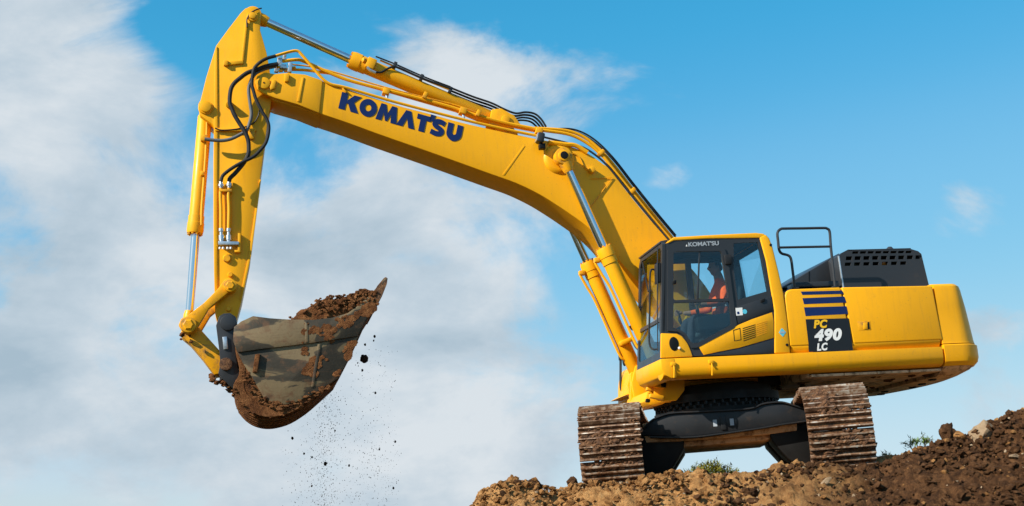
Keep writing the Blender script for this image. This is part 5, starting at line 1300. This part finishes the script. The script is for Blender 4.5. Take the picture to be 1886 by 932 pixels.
for sx in (-1, 1):
    tr_ = empty('track', exc, (GA * sx * math.cos(SWING), GA * sx * math.sin(SWING), 0), SWING)
    for k in range(PITCH_N):
        t, z, a = track_pt((k + 0.35 * (sx > 0)) * PIT)
        for me, nm in ((shoe_me, 'track_shoe'), (link_me, 'chain_link')):
            o_ = bpy.data.objects.new(nm, me); COL.objects.link(o_); o_.parent = tr_
            # along-track direction toward the camera is local -y
            o_.location = (mud_rng.uniform(-0.004, 0.004) if nm == 'track_shoe' else 0, -t, z)
            jit = nm == 'track_shoe'
            o_.rotation_euler = (math.pi / 2 - a + (mud_rng.uniform(-0.05, 0.05) if jit else 0), mud_rng.uniform(-0.006, 0.006) if jit else 0, mud_rng.uniform(-0.006, 0.006) if jit else 0)
    zc = TR + 0.045
    b = MB(); b.prism([(-1.75, 0.32), (1.75, 0.32), (1.9, 0.5), (1.7, 0.78), (-1.7, 0.78), (-1.9, 0.5)], -0.17, 0.17, 0.03, fn=lambda p, t: (t, p[0], p[1])); b.obj('track_frame', U_, tr_)
    b = MB(); b.lathe((-0.07, -TL, zc), (0.07, -TL, zc), [(0, 0.30), (0.05, 0.42), (0.2, 0.45), (0.8, 0.45), (0.95, 0.42), (1, 0.30)], 40); b.obj('idler', U_, tr_)
    B = MB(); pts = []
    for k in range(42):
        a = 2 * math.pi * k / 42; r_ = 0.47 if k % 2 else 0.40
        pts.append((TL + r_ * math.cos(a), zc + r_ * math.sin(a)))
    B.prism(pts, -0.05, 0.05, 0.0, fn=lambda p, t: (t, p[0], p[1])); B.obj('sprocket', U_, tr_)
    b = MB(); b.cyl((-0.25, TL, zc), (0.25, TL, zc), 0.26, 28, 0.02); b.obj('final_drive', U_, tr_)
    for k in range(7):
        yy = -1.5 + 0.5 * k
        b = MB(); b.lathe((-0.16, yy, 0.235), (0.16, yy, 0.235), [(0, 0.12), (0.2, 0.12), (0.22, 0.09), (0.78, 0.09), (0.8, 0.12), (1, 0.12)], 18); b.obj('roller', 'dark_clod', tr_)
    # earth packed between the grousers on the faces in view
    b = MB()
    for i in range(2600):
        s = 2 * TL - 0.5 + mud_rng.random() * (math.pi * TR + 0.9)
        t, z, a = track_pt(s)
        x = mud_rng.uniform(-SHW / 2 + 0.01, SHW / 2 - 0.01)
        cl = noise.noise(Vector((x * 3.2, s * 4.5, sx * 5)))
        if cl < -0.02: continue
        rr = mud_rng.uniform(0.008, 0.022) * (1 + 1.3 * max(0, cl))
        off = mud_rng.uniform(0.008, 0.036) + 0.03 * max(0, cl)
        b.blob((x, -(t + off * math.cos(a)), z + off * math.sin(a)), rr, 1, 0.6, 2, (1.6, 0.9, 0.9), i)
    b.obj('caked_mud', 'shoe_mud', tr_, kind='stuff')

# ------------------------------------------------------------------ operator
def skin_body(name, verts, edges, radii, mat, parent=None, sub=2):
    me = bpy.data.meshes.new(name)
    me.from_pydata(verts, edges, [])
    o = bpy.data.objects.new(name, me); COL.objects.link(o)
    sk = o.modifiers.new('skin', 'SKIN'); sk.use_smooth_shade = True
    if not me.skin_vertices: me.skin_vertices.new()
    for v, r in zip(me.skin_vertices[0].data, radii):
        v.radius = r if isinstance(r, tuple) else (r, r)
    me.skin_vertices[0].data[0].use_root = True
    ss = o.modifiers.new('sub', 'SUBSURF'); ss.levels = sub; ss.render_levels = sub
    bpy.context.view_layer.update()
    ev = o.evaluated_get(bpy.context.evaluated_depsgraph_get())
    m2 = bpy.data.meshes.new_from_object(ev)
    bpy.data.objects.remove(o); bpy.data.meshes.remove(me)
    o = bpy.data.objects.new(name, m2); COL.objects.link(o)
    m2.materials.clear()
    for mm in (mat if isinstance(mat, list) else [mat]): m2.materials.append(MATS[mm])
    m2.polygons.foreach_set('use_smooth', [True] * len(m2.polygons))
    if parent is not None: o.parent = parent
    return o

px0, py0, pz0 = SX + 0.10, SY, 2.30
V_ = [(px0, py0, pz0), (px0 + 0.04, py0, pz0 + 0.20), (px0 + 0.05, py0, pz0 + 0.42), (px0 + 0.03, py0, pz0 + 0.56), (px0 - 0.005, py0, pz0 + 0.70)]
Rd = [(0.15, 0.13), (0.155, 0.12), (0.17, 0.12), (0.075, 0.075), (0.06, 0.06)]
E_ = [(0, 1), (1, 2), (2, 3), (3, 4)]
def add(v, r, frm):
    V_.append(v); Rd.append(r); E_.append((frm, len(V_) - 1)); return len(V_) - 1
for s in (-1, 1):
    k = add((px0 + 0.03, py0 + s * 0.19, pz0 + 0.45), 0.075, 2)
    k = add((px0 - 0.06, py0 + s * 0.27, pz0 + 0.20), 0.055, k)
    k = add((px0 - 0.34, py0 + s * 0.33, pz0 + 0.17), 0.040, k)
    k = add((px0 - 0.43, py0 + s * 0.345, pz0 + 0.18), 0.028, k)
    k = add((px0 - 0.10, py0 + s * 0.10, pz0 - 0.02), 0.095, 0)
    k = add((px0 - 0.48, py0 + s * 0.15, pz0 + 0.02), 0.075, k)
    k = add((px0 - 0.56, py0 + s * 0.15, pz0 - 0.38), 0.050, k)
    k = add((px0 - 0.60, py0 + s * 0.15, pz0 - 0.48), 0.045, k)
    k = add((px0 - 0.74, py0 + s * 0.16, pz0 - 0.495), 0.035, k)
person = skin_body('person', V_, E_, Rd, ['dark_trousers', 'orange_hivis', 'skin'])
for p in person.data.polygons:
    c = p.center
    arm_ = abs(c.y - py0) > 0.2 and c.z > pz0 + 0.1
    if c.z > pz0 + 0.585: p.material_index = 2
    elif arm_ and c.x < px0 - 0.33: p.material_index = 2
    elif c.z > pz0 + 0.03 and c.x > px0 - 0.17 or arm_: p.material_index = 1
person.matrix_world = MACH
tag(person, 'operator in an orange hi-vis jacket sitting at the controls inside the cab', 'person')
# head with face
B = bmesh.new(); bmesh.ops.create_icosphere(B, subdivisions=4, radius=1.0)
hc = Vector((px0 - 0.02, py0, pz0 + 0.745))
for v in B.verts:
    d = v.co.copy()
    x, y, z = d.x * 0.098, d.y * 0.076, d.z * 0.118
    if z < 0: y *= 1 + z * 2.0; x *= 1 + z * 1.0          # narrower jaw
    if d.x < 0:
        x *= 0.95
        nose_ = math.exp(-((d.y * 0.076) / 0.014) ** 2 - ((z + 0.012) / 0.026) ** 2)
        x -= 0.028 * nose_
        brow = math.exp(-((abs(d.y * 0.076) - 0.03) / 0.02) ** 2 - ((z - 0.012) / 0.012) ** 2)
        x += 0.010 * brow
        mouth = math.exp(-((d.y * 0.076) / 0.026) ** 2 - ((z + 0.058) / 0.008) ** 2)
        x += 0.007 * mouth
        chin = math.exp(-((d.y * 0.076) / 0.03) ** 2 - ((z + 0.098) / 0.02) ** 2)
        x -= 0.010 * chin
    v.co = hc + Vector((x, y, z))
hm = MB(); hm._merge(B)
head = hm.obj('head', 'skin', person, smooth=60)
hm = MB()
for s in (-1, 1): hm.blob((hc.x + 0.01, hc.y + s * 0.078, hc.z - 0.005), 0.03, 2, 0.1, 1, (0.7, 0.35, 1.1), s)
hm.obj('ear', 'skin', person, smooth=60)
hm = MB()
for s in (-1, 1): hm.blob((hc.x - 0.080, hc.y + s * 0.03, hc.z + 0.004), 0.011, 2, 0.0)
hm.obj('eyes', 'hair', person, smooth=60)
B = bmesh.new(); bmesh.ops.create_icosphere(B, subdivisions=4, radius=1.0)
kill = []
for v in B.verts:
    d = v.co.copy()
    k = 1.07 + 0.03 * noise.noise(d * 6)
    v.co = hc + Vector((d.x * 0.100 * k, d.y * 0.079 * k, d.z * 0.121 * k))
    if (d.x < -0.25 and d.z < 0.50) or d.z < -0.35 or (d.x < 0.25 and d.z < 0.05): kill.append(v)
bmesh.ops.delete(B, geom=kill, context='VERTS')
hm = MB(); hm._merge(B); hm.obj('hair', 'hair', person, smooth=60)
# hands closed round the levers
for s in (-1, 1):
    wrist = Vector((px0 - 0.43, py0 + s * 0.345, pz0 + 0.18))
    hv = [wrist, wrist + Vector((-0.05, 0.004 * s, 0.0)), wrist + Vector((-0.075, 0.0, 0.0))]
    he = [(0, 1), (1, 2)]; hr_ = [0.026, (0.034, 0.018), (0.034, 0.018)]
    for f in range(4):
        b0 = len(hv)
        zz = 0.028 - 0.019 * f; ln = (0.030, 0.034, 0.032, 0.025)[f]
        hv += [wrist + Vector((-0.085, -s * 0.022, zz)), wrist + Vector((-0.085 - ln, -s * 0.016, zz - 0.002)), wrist + Vector((-0.085 - ln * 1.15, s * 0.008, zz - 0.004)), wrist + Vector((-0.080 - ln * 0.7, s * 0.022, zz - 0.006))]
        he += [(2, b0), (b0, b0 + 1), (b0 + 1, b0 + 2), (b0 + 2, b0 + 3)]
        hr_ += [0.0095, 0.009, 0.0085, 0.007]
    b0 = len(hv)
    hv += [wrist + Vector((-0.045, s * 0.022, 0.028)), wrist + Vector((-0.075, s * 0.032, 0.045)), wrist + Vector((-0.10, s * 0.022, 0.050))]
    he += [(1, b0), (b0, b0 + 1), (b0 + 1, b0 + 2)]; hr_ += [0.012, 0.010, 0.008]
    skin_body('hand', [tuple(v) for v in hv], he, hr_, 'skin', person, 1)
hm = MB(); hm.box((px0 + 0.045, py0, pz0 + 0.20), (0.01, 0.01, 0.01), bevel=0)
hm.bm.clear()
ringp = []
for k in range(24):
    a = 2 * math.pi * k / 24
    ringp.append((px0 + 0.045 + 0.150 * math.cos(a), py0 + 0.172 * math.sin(a)))
hm.plate([(p[0], p[1]) for p in ringp], [[((p[0] - px0 - 0.045) * 0.93 + px0 + 0.045, (p[1] - py0) * 0.93 + py0) for p in ringp]], pz0 + 0.17, pz0 + 0.22, fn=lambda p, t: (p[0], p[1], t))
hm.obj('reflective_band', 'silver_tape', person, smooth=40)

# ------------------------------------------------------------------ soil in the bucket
def heap():
    prof = [(-6.095, 2.465), (-6.05, 2.565), (-5.948, 2.67), (-5.818, 2.753), (-5.688, 2.829), (-5.558, 2.877), (-5.414, 2.879), (-5.248, 2.896), (-5.138, 2.945), (-5.037, 2.949), (-4.936, 2.924), (-4.88, 2.893), (-4.975, 2.703), (-5.302, 2.466), (-5.589, 2.432)]
    pr = catmull(prof, 11, True)
    B = bmesh.new()
    ny = 90
    cx = sum(p[0] for p in pr) / len(pr); cz = min(p[1] for p in pr)
    rings = []
    for j in range(ny + 1):
        t = j / ny; y = -0.72 + 1.44 * t
        k = 1.0 - 0.16 * abs(2 * t - 1) ** 4
        ring = []
        for p in pr:
            v = Vector((cx + (p[0] - cx) * (0.9 + 0.1 * k), y, cz + (p[1] - cz) * k))
            n = noise.fractal(v * 5, 1, 2, 4) * 0.045 + (0.2 - abs(noise.noise(v * 15))) * 0.06 + (0.2 - abs(noise.noise(v * 33 + Vector((4, 2, 1))))) * 0.035
            v.z += n; v.x += n * 0.5
            ring.append(B.verts.new(v))
        rings.append(ring)
    n = len(pr)
    for j in range(ny):
        for i in range(n):
            B.faces.new((rings[j][i], rings[j][(i + 1) % n], rings[j + 1][(i + 1) % n], rings[j + 1][i]))
    B.faces.new(rings[0]); B.faces.new(rings[-1][::-1])
    m_ = MB(); m_._merge(B)
    rg = random.Random(5)
    top = catmull([(-6.064, 2.558), (-6.036, 2.579), (-5.948, 2.67), (-5.818, 2.753), (-5.688, 2.829), (-5.558, 2.877), (-5.414, 2.879), (-5.248, 2.896), (-5.138, 2.945), (-5.037, 2.949), (-4.936, 2.924), (-4.863, 2.937)], 6)
    for i in range(240):
        p = top[rg.randrange(len(top))]
        y = -0.74 + 1.44 * rg.random() ** 1.6
        k = 1.0 - 0.16 * abs(2 * (y + 0.72) / 1.44 - 1) ** 4
        r_ = rg.choice((0.007, 0.009, 0.012, 0.016, 0.024)) * rg.uniform(0.8, 1.2)
        m_.blob((p[0] + rg.uniform(-0.06, 0.06), y, cz + (p[1] - cz) * k + rg.uniform(-0.05, 0.004)), r_, 1, 0.6, 2, (1, 1, 0.85), i)
    for i in range(320):    # spilling over the near side plate towards the teeth
        a, c = [(-5.764, 2.559), (-4.901, 2.866)]
        t = rg.random() ** 0.7
        x = a[0] + (c[0] - a[0]) * t
        zt = np.interp(x, [p[0] for p in top], [p[1] for p in top])
        m_.blob((x, -0.745 - 0.06 * rg.random(), zt - 0.02 - rg.random() ** 1.5 * 0.20), rg.uniform(0.008, 0.020), 1, 0.6, 2, (1.6, 0.4, 1.2), i + 900)
    for i in range(90):    # thin soil left along the lip up to the teeth
        a, c = [(-5.002, 2.829), (-4.82, 3.001)]
        t = rg.random()
        m_.blob((a[0] + (c[0] - a[0]) * t, rg.uniform(-0.76, 0.7), a[1] + (c[1] - a[1]) * t - rg.uniform(0.0, 0.05)), rg.uniform(0.010, 0.026), 1, 0.6, 2, (1, 1, 1), i + 2900)
    big = [(-5.057, -0.66, 2.899), (-5.646, -0.66, 2.74), (-5.862, -0.66, 2.653), (-5.286, -0.66, 2.795)]
    for i, q in enumerate(big):
        m_.blob(q, 0.085, 2, 0.45, 1.6, (1.1, 1, 0.8), i + 40)
    o = m_.obj('soil_heap', 'wet_soil', None, smooth=50)
    o.matrix_world = MACH
    return o
tag(heap(), 'heaped reddish brown soil filling the raised bucket', 'soil')

# ------------------------------------------------------------------ falling soil
def world_pt(px_, depth): return Vector((px_[0] + CAML.x, depth + CAML.y, px_[1] + CAML.z))
FD = 17.2
bigc = [(-2.048, 2.486)][0]
b = MB(); b.blob((0, 0, 0), 0.052, 3, 0.35, 1.8, (1.05, 1, 1.1), 3)
o = b.obj('soil_clod', 'falling_soil', None, smooth=50)
o.location = world_pt(bigc, FD)
tag(o, 'largest dark clod dropping through the air right of the bucket', 'clod')
smalls = [(-1.944, 2.844), (-2.077, 2.73), (-1.926, 2.745), (-2.051, 2.305), (-1.886, 2.019), (-3.036, 1.41), (-2.519, 1.043), (-2.253, 1.043), (-2.842, 1.19), (-2.744, 1.146), (-1.58, 1.336), (-1.589, 0.716), (-1.83, 1.256), (-2.693, 0.745), (-2.129, 2.418), (-2.461, 1.521)]
srad = [0.017, 0.015, 0.011, 0.015, 0.014, 0.018, 0.022, 0.013, 0.013, 0.012, 0.013, 0.014, 0.012, 0.012, 0.009, 0.011]
CL = {0: 'small dark clod high above and right of the largest falling one', 1: 'small dark clod directly above the largest falling one', 2: 'tiny dark clod just below the highest falling one on the right', 3: 'small dark clod directly below the largest falling one', 4: 'small dark clod well below and right of the largest falling one', 5: 'leftmost small clod falling below the bucket, apart from the others', 6: 'biggest dark clod low in the shower near the bottom'}
for i, (q, r_) in enumerate(zip(smalls, srad)):
    b = MB(); b.blob((0, 0, 0), r_, 2, 0.4, 1.8, (1, 1, 1.3), i + 11)
    o = b.obj('small_soil_clod', 'falling_soil', None, smooth=50)
    o.location = world_pt(q, FD + random.uniform(-0.3, 0.3))
    tag(o, CL.get(i, 'tiny dark clod in the thin shower of soil low below the bucket'), 'clod', 'small clods dropping from the bucket')
b = MB()
rg = random.Random(11)
A0 = [(-2.573, 2.192), (-1.381, 2.646), (-3.079, 1.743), (-1.268, 0.486)]
for i in range(2300):
    u = rg.random()
    if u < 0.45:   # main trickle
        px_ = 608 + rg.gauss(0, 14) + rg.uniform(-4, 10); py_ = 715 + 260 * rg.random()
    elif u < 0.8:
        px_ = rg.uniform(540, 745); py_ = 760 + 215 * rg.random() ** 0.7
    else:
        px_ = rg.uniform(655, 735); py_ = 640 + 330 * rg.random()
    x = (px_ - 943) / 2300 * 17.2 / math.cos(0.22813) ; 
    el = 0.22813 - math.atan((py_ - 466) / 2300)
    z = 17.2 * math.tan(el)
    r_ = rg.choice((0.0018, 0.0022, 0.0026, 0.003, 0.0036, 0.0055))
    b.blob((x + CAML.x, 17.2 + CAML.y + rg.uniform(-0.4, 0.4), z + CAML.z), r_, 1, 0.4, 2, (0.9, 0.9, 1.5), i)
o = b.obj('soil_crumbs', 'falling_soil', None, smooth=0)
tag(o, 'fine soil crumbs trickling down below the bucket', 'soil', kind='stuff')

# ------------------------------------------------------------------ stones and clods on the heap
def on_ground(x, y): return Vector((x + CAML.x, y + CAML.y, ground_height(x, y) + CAML.z))
def stone(name, px_, depth, r_, sq, mat, label, cat, seed, sub=3, amp=0.35, group=None, rot=0.0, cut=0.74):
    b = MB()
    B = bmesh.new(); bmesh.ops.create_icosphere(B, subdivisions=sub, radius=1.0)
    off = Vector((seed * 2.3, seed * 1.1, seed * 0.7))
    for v in B.verts:
        d = v.co.copy()
        k = 1 + amp * noise.noise(d * 1.3 + off) + amp * 0.4 * noise.noise(d * 3.5 + off) + 0.06 * noise.noise(d * 9 + off)
        # broken facets
        for n_ in range(5):
            fn = Vector((math.sin(seed * 1.7 + n_ * 2.1), math.cos(seed * 2.9 + n_ * 1.3), math.sin(seed + n_ * 3.1))).normalized()
            dd_ = d.dot(fn) * k
            if dd_ > cut: k *= cut / dd_
        v.co = Vector((d.x * sq[0], d.y * sq[1], d.z * sq[2])) * r_ * k
    b._merge(B)
    o = b.obj(name, mat, None, smooth=40)
    o.location = Vector((px_[0] + CAML.x, depth + CAML.y, px_[1] + CAML.z))
    o.rotation_euler = (0.2 * math.sin(seed), rot, seed)
    tag(o, label, cat, group)
    return o

st = [(5.568, 1.264), (5.272, 1.245), (5.153, 1.277), (5.677, 0.48), (5.276, 0.98), (5.878, 0.879), (0.71, 0.685), (0.006, 0.704), (0.266, 0.66), (3.622, 0.66), (3.986, 0.505), (5.06, 0.816), (5.834, 0.816), (2.323, 0.616)]
stone('boulder', (st[0][0], st[0][1] + 0.01), 14.82, 0.17, (0.9, 0.8, 0.85), 'pale_stone', 'pale buff angular boulder half buried on the ridge at the far right', 'boulder', 2.6, cut=0.56, amp=0.5)
stone('boulder', (st[1][0], st[1][1] - 0.02), 14.9, 0.10, (1.3, 0.9, 0.7), 'tan_clod', 'tan rounded boulder on the ridge left of the pale one', 'boulder', 5.0)
stone('clod', st[2], 14.9, 0.115, (0.95, 0.9, 1.0), 'dark_clod', 'big dark brown clod standing up on the right-hand ridge', 'clod', 7.0, amp=0.6)
stone('stone', [(5.409, 0.457)][0], 14.1, 0.075, (1.0, 0.8, 0.9), 'pale_stone', 'pale stone near the bottom right corner', 'stone', 3.0)
stone('stone', [(5.707, 0.946)][0], 14.3, 0.10, (1.9, 0.8, 0.35), 'pale_stone', 'flat tan slab of stone at the right edge of the heap', 'stone', 4.0)
stone('clod', st[6], 14.88, 0.075, (0.8, 0.9, 1.25), 'dark_clod', 'upright dark clod just left of the front track', 'clod', 8.0, amp=0.6)
stone('clod', st[7], 14.9, 0.085, (0.9, 0.9, 0.9), 'tan_clod', 'knobbly dark and tan clod on the crest of the left end of the heap', 'clod', 9.0, amp=0.6)
stone('clod', st[8], 14.9, 0.080, (1.3, 0.9, 0.8), 'dark_clod', 'low dark brown clod beside the crest of the left end', 'clod', 10.0, amp=0.6)
stone('stone', [(3.544, 0.66)][0], 14.4, 0.07, (1.6, 0.5, 0.5), 'pale_stone', 'long thin greyish stone lying aslant in the dark soil below the rear track', 'stone', 12.0, rot=-0.7)
stone('stone', [(3.858, 0.494)][0], 14.3, 0.055, (1.1, 0.8, 0.9), 'pale_stone', 'small pale stone low in the dark soil right of the long one', 'stone', 13.0)
stone('stone', [(4.888, 0.777)][0], 14.3, 0.055, (1.5, 0.8, 0.6), 'tan_clod', 'flat brownish stone midway up the right-hand slope', 'stone', 14.0)
stone('stone', [(3.425, 0.484)][0], 14.2, 0.045, (0.7, 0.8, 1.3), 'pale_stone', 'small upright ochre stone below the long thin one', 'stone', 15.0)

# loose clods and gravel over the heap
rg = random.Random(21)
for mat, name, n, lab in (('dark_clod', 'loose_clods', 3200, 'loose dark clods of topsoil strewn over the heap'), ('tan_clod', 'loose_clay_lumps', 4200, 'loose ochre lumps of clay strewn over the heap'), ('pale_stone', 'gravel', 330, 'pale gravel scattered through the soil of the heap')):
    b = MB()
    cnt = 0
    for i in range(n):
        x = rg.uniform(-0.75, 6.6)
        y = 14.95 - rg.random() ** 1.3 * 1.5 + (0.25 if rg.random() < 0.25 else 0)
        q = (x + 2.3 * 1.0 * noise.noise(Vector((x * 0.8, y * 0.8, 2.0))))
        if mat == 'tan_clod' and q > 2.4 and rg.random() < 0.95: continue
        if mat == 'dark_clod' and q < 2.0 and rg.random() < 0.85: continue
        r_ = rg.choice((0.008, 0.010, 0.012, 0.014, 0.018, 0.024, 0.036 if mat != 'pale_stone' else 0.016))
        if mat == 'pale_stone': r_ *= 0.75
        r_ *= rg.uniform(0.75, 1.3)
        p = on_ground(x, y)
        p.z += rg.uniform(-0.2, 0.9) * r_ + 0.02
        b.blob(p, r_, 1, 0.75, 2.0, (rg.uniform(0.8, 1.4), 1, rg.uniform(0.6, 1.1)), i)
        cnt += 1
    if mat == 'dark_clod':
        for i in range(90):     # bigger soft lumps
            x = rg.uniform(2.6, 6.6); y = 14.9 - rg.random() * 1.3
            p = on_ground(x, y); r_ = rg.uniform(0.03, 0.062)
            p.z += 0.1 * r_
            b.blob(p, r_, 2, 0.7, 1.7, (rg.uniform(0.9, 1.5), 1, rg.uniform(0.6, 0.9)), i + 5000)
    o = b.obj(name, mat, None, smooth=38)
    tag(o, lab, 'soil' if mat != 'pale_stone' else 'gravel', kind='stuff')

# ------------------------------------------------------------------ plants behind the heap
def leaf_faces(pts, size, rg, name, mat, parent, elong=2.0):
    vs, fs = [], []
    for p in pts:
        d = Vector((rg.uniform(-1, 1), rg.uniform(-1, 1), rg.uniform(-0.2, 1))).normalized()
        a, c = frame_of(d)
        s = size * rg.uniform(0.6, 1.3); k = len(vs)
        vs += [tuple(p - a * s * 0.35), tuple(p + d * s * elong * 0.5 + c * s * 0.1), tuple(p + a * s * 0.35), tuple(p + d * s * elong)]
        fs += [(k, k + 2, k + 1), (k, k + 1, k + 3), (k + 1, k + 2, k + 3)]
    me = bpy.data.meshes.new(name); me.from_pydata(vs, [], fs); me.materials.append(MATS[mat])
    o = bpy.data.objects.new(name, me); COL.objects.link(o); o.parent = parent
    return o

def shrub(name, px_, depth, clumps, size, label, seed, mat='leaf', drop=0.5):
    rg = random.Random(seed)
    base = Vector((px_[0] + CAML.x, depth + CAML.y, px_[1] + CAML.z))
    root = empty(name, None, (base.x, base.y, base.z - drop))
    tag(root, label, 'shrub')
    b = MB(); pts = []
    for cx, cz, r_, n in clumps:
        c = Vector((cx, rg.uniform(-0.1, 0.1), cz + drop))
        b.tube([(cx * 0.3, 0, 0), (cx * 0.6, c.y * 0.5, c.z * 0.6), tuple(c)], [0.012] * 5 + [0.006] * 20, 6)
        for i in range(n):
            d = Vector((rg.gauss(0, 1), rg.gauss(0, 1), rg.gauss(0, 0.8)))
            pts.append(c + d * r_ * 0.55)
        for i in range(5):
            e = c + Vector((rg.gauss(0, 1), rg.gauss(0, 0.6), rg.gauss(0.3, 0.6))) * r_
            b.tube([tuple(c), tuple(e)], 0.004, 5)
            for t in range(5): pts.append(c.lerp(e, 0.4 + 0.15 * t) + Vector((rg.gauss(0, 0.01), rg.gauss(0, 0.01), rg.gauss(0, 0.01))))
    b.obj('stem', 'twig', root)
    leaf_faces(pts, size, rg, 'foliage', mat, root)
    return root

sd = 24.0
sp = [(3.755, 1.263)][0]
shrub('shrub', sp, sd, [(-0.28, 0.02, 0.12, 90), (-0.12, 0.08, 0.13, 160), (0.02, 0.12, 0.14, 190), (0.16, 0.07, 0.13, 160), (0.32, 0.0, 0.12, 120), (0.45, -0.06, 0.10, 80), (0.0, -0.05, 0.18, 420), (-0.2, -0.04, 0.14, 260), (0.24, -0.05, 0.14, 260)], 0.042, 'low green and yellowish bush showing between the two tracks', 4)
sp = [(4.889, 1.099)][0]
shrub('shrub', sp, 16.5, [(0.0, 0.0, 0.05, 60), (0.03, -0.04, 0.06, 60)], 0.028, 'small bright green plant right beside the rear track', 5, 'grass_blade', 0.3)
sp = [(5.036, 1.192)][0]
shrub('shrub', sp, 15.6, [(-0.09, -0.01, 0.05, 40), (-0.02, 0.02, 0.05, 40), (0.05, 0.02, 0.04, 36), (0.12, 0.04, 0.035, 26)], 0.026, 'wispy pale green weeds on the dark ridge by the right end', 6, 'grass_blade', 0.3)
